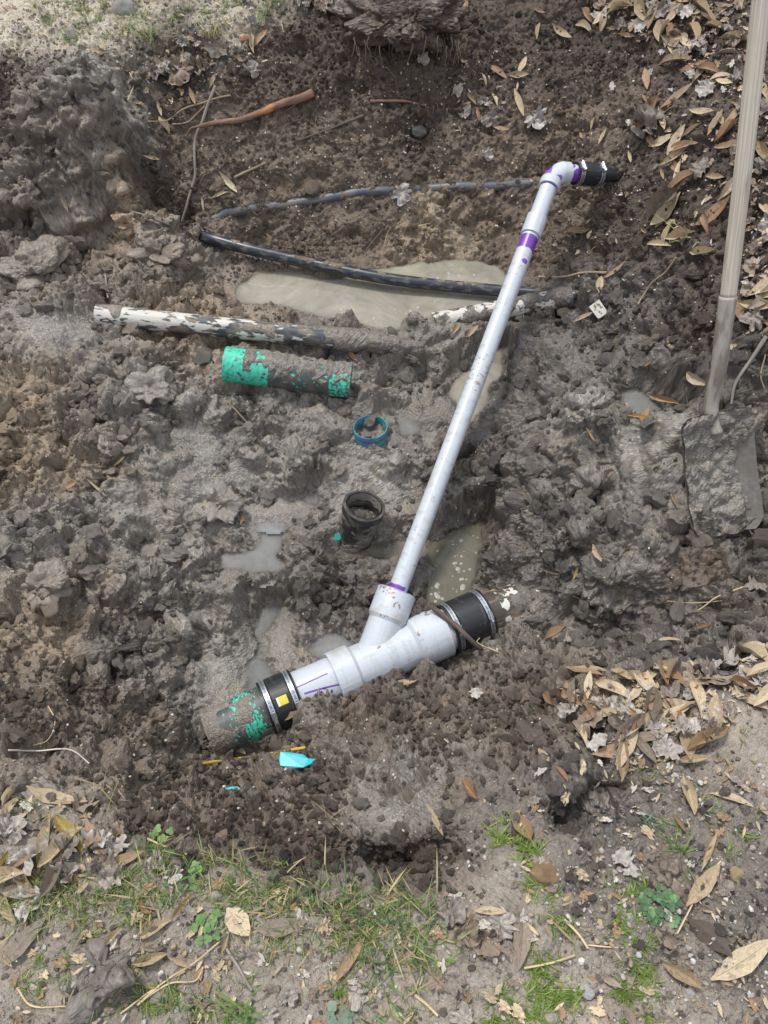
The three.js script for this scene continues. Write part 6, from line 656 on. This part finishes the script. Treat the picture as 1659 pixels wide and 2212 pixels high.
{
  const gm = new THREE.MeshPhysicalMaterial({ vertexColors: true, side: THREE.DoubleSide, roughness: .55, transmission: .25, thickness: 0 });
  const GR = [[92, 128, 62], [110, 142, 70], [78, 112, 60], [134, 150, 86]], DRY = [[170, 156, 112], [150, 146, 96], [186, 172, 132]], STAR = [[112, 140, 54], [130, 152, 62], [94, 124, 50], [146, 154, 84]], FAR = [[156, 174, 110], [178, 184, 132], [128, 156, 84]];
  const tufts = [
    [322, 82, 70, .075, .05, .0028, FAR.concat(DRY), 'pale green grass tuft on the far edge, the left one of two'], [458, 78, 60, .06, .06, .0026, FAR.concat(DRY), 'pale green grass tuft on the far edge above the hanging root'], [616, 66, 16, .04, .03, .0022, DRY, 'thin dry grass wisp at the far edge beside the dark soil'], [300, 28, 40, .035, .09, .002, FAR, 'low grass patch behind the left far tuft'], [500, 8, 46, .04, .1, .002, FAR, 'low grass patch at the top behind the right far tuft'],
    [1472, 520, 12, .09, .015, .003, [[150, 172, 96], [120, 150, 70]], 'green grass sprig leaning over the bank left of the shovel handle'], [706, 1772, 16, .055, .02, .0018, DRY, 'dry straw-coloured tuft on the near bank'], [1142, 1555, 8, .04, .02, .002, GR.concat(DRY), 'tiny grass sprig at the left end of the litter heap'], [1405, 1670, 14, .035, .04, .002, STAR, 'small green sprig below the litter heap'], [1465, 1845, 22, .06, .04, .003, GR, 'bluish green grass blades beside the brown clump at the right'], [1395, 1770, 14, .06, .03, .003, [[110, 136, 108], [90, 120, 88]], 'flattened bluish grass blades on the bare ground at the right'], [230, 1715, 20, .06, .05, .002, DRY, 'dry grass wisps on the left bank above the grass'], [60, 1770, 20, .05, .05, .0024, GR.concat(STAR), 'green sprigs between the leaves near the left border'],
    [885, 2000, 70, .06, .12, .0034, GR.concat(DRY), 'thickest green grass tuft just left of the grey crumpled leaves'], [840, 2070, 40, .05, .12, .0032, GR.concat(DRY), 'grass tuft below the thickest one'], [930, 2040, 34, .055, .08, .0032, GR, 'grass tuft touching the grey crumpled leaves'], [530, 2200, 30, .07, .05, .004, GR, 'broad bladed grass tuft at the bottom border'], [390, 2200, 36, .05, .08, .0022, GR, 'upright fine grass tuft at the bottom border'], [830, 2190, 34, .05, .09, .003, GR.concat(DRY), 'grass tuft at the bottom under the white crumpled leaf'],
  ];
  tufts.forEach(([u, v, n, len, sp, w, pal, label], i) => { const p = spot(u, v), m = single('grass_tuft', tuftGeo(i * 13 + 5, n, len, sp, w, pal, i < 5 ? .7 : .8), gm, label, 'grass tuft', 'separate grass tufts'); m.position.copy(p); });
  const more = [[[[200, 1880], [480, 1850], [480, 1990], [200, 2000]], 9, 'grass tuft among leaves at the near left'], [[[480, 1900], [780, 1920], [780, 2060], [480, 2040]], 12, 'grass tuft on the near ground left of centre'], [[[0, 1860], [200, 1850], [200, 1960], [0, 1980]], 7, 'grass tuft between leaves at the left border']];
  const proto = [0, 1, 2, 3].map(k => tuftGeo(300 + k, 22, .036, .07, .0024, GR.concat(DRY), .85));
  for (const [poly, n, label] of more) for (let i = 0, k = 0; k < n && i < 400; i++) { const us_ = poly.map(p => p[0]), vs = poly.map(p => p[1]), u = mix(Math.min(...us_), Math.max(...us_), lr()), v = mix(Math.min(...vs), Math.max(...vs), lr()); if (!inside(poly, u, v)) continue; k++; const m = single('grass_tuft', pick(proto), gm, label + (v < vs.reduce((a, b) => a + b) / 4 ? ', nearer the dug edge' : ', further from the dug edge'), 'grass tuft', 'low grass tufts on the near ground'); m.position.copy(spot(u, v)); m.rotation.y = lr() * 6; m.scale.setScalar(.8 + .5 * lr()); }
  // small star-shaped weeds and short grass: ground cover
  const rs = [0, 1, 2].map(k => tuftGeo(700 + k, 16, .02, .008, .0022, STAR, 1.1)), sg = [0, 1].map(k => tuftGeo(800 + k, 12, .034, .03, .0018, GR.concat(DRY), .9)), lists = [...rs, ...sg].map(() => []), M = new THREE.Matrix4();
  const sow = (poly, n, set) => { const us_ = poly.map(p => p[0]), vs = poly.map(p => p[1]); for (let i = 0, k = 0; k < n && i < n * 30; i++) { const u = mix(Math.min(...us_), Math.max(...us_), lr()), v = mix(Math.min(...vs), Math.max(...vs), lr()); if (!inside(poly, u, v)) continue; const p = spot(u, v); if (fbm(p.x * 9 + 2, 3, p.z * 9, 2) < -.02) { continue; } k++; lists[set[Math.floor(lr() * set.length)]].push(M.compose(p, new THREE.Quaternion().setFromEuler(new THREE.Euler(0, lr() * 6, 0)), new THREE.Vector3().setScalar(.6 + .7 * lr())).clone()); } };
  sow([[1040, 1790], [1180, 1760], [1160, 1900], [1040, 1880]], 36, [0, 1, 2]); sow([[1050, 1860], [1400, 1900], [1420, 2212], [1050, 2212], [1160, 2000]], 95, [0, 1, 2]); sow([[1060, 2120], [1370, 2110], [1370, 2212], [1060, 2212]], 45, [0, 1, 2]); sow([[0, 1950], [500, 1900], [900, 1990], [900, 2212], [0, 2212]], 75, [0, 1, 2, 3, 4]); sow([[0, 1860], [420, 1830], [900, 1930], [960, 2080], [400, 2060], [0, 2000]], 170, [3, 4]); sow([[0, 0], [620, 0], [560, 60], [150, 90]], 160, [3, 4, 0]); sow([[1400, 1640], [1659, 1520], [1659, 1800], [1450, 1900]], 14, [0, 3]);
  const rt = new THREE.Group(); rt.name = 'ground_cover'; scene.add(rt); tag(rt, 'short grass and yellow green star weeds sprouting from bare soil', 'weeds', null, 'stuff');
  [...rs, ...sg].forEach((g, k) => { const m = shade(new THREE.InstancedMesh(g, gm, lists[k].length)); lists[k].forEach((a, i) => m.setMatrixAt(i, a)); m.name = 'weeds'; m.userData.kind = 'stuff'; rt.add(m); });
  // clover and a broad-leaved rosette
  const clover = (seed, n, R, size, pal) => { const r = rngOf(seed), gs = []; for (let i = 0; i < n; i++) { const a = r() * 6.283, d = R * Math.sqrt(r()), h = .006 + .014 * r() * (1 - d / R / 1.4), b = r() * 6, c = lin(...pal[Math.floor(r() * pal.length)]).multiplyScalar(.8 + .4 * r()); for (let k = 0; k < 3; k++) { const g = new THREE.CircleGeometry(size * (.8 + .4 * r()), 7); g.deleteAttribute('uv'); const p = g.attributes.position; for (let j = 0; j < p.count; j++) p.setZ(j, p.getX(j) ** 2 * 14); g.rotateX(-Math.PI / 2); const t = b + k * 2.094; g.rotateZ((r() - .5) * .6); g.translate(Math.cos(a) * d + Math.cos(t) * size * .85, h, Math.sin(a) * d + Math.sin(t) * size * .85); g.setAttribute('color', new THREE.Float32BufferAttribute(Array(p.count).fill([c.r, c.g, c.b]).flat(), 3)); gs.push(g); } } const g = mergeGeometries(gs); g.computeVertexNormals(); return g; };
  for (const [u, v, n, R, s, pal, label] of [[1424, 1962, 46, .038, .0048, [[84, 122, 76], [100, 138, 84], [72, 104, 66]], 'round patch of green clover at the edge of the gravel'], [732, 2196, 9, .022, .0052, [[120, 142, 118], [104, 128, 104]], 'greyish green round-leaved weed at the bottom border'], [345, 1818, 14, .03, .005, [[96, 136, 66], [116, 152, 78]], 'small clover at the upper edge of the left grass'], [455, 2008, 14, .03, .005, [[110, 146, 72], [90, 128, 62]], 'small clover left of the pale oval leaf'], [405, 1890, 12, .03, .005, [[110, 146, 72], [90, 128, 62]], 'small clover below the grey crumpled leaf at the left']]) { const m = single('clover_plant', clover(u, n, R, s, pal), gm, label, 'clover'); m.position.copy(spot(u, v)); }
}
renderer.render(scene, camera);
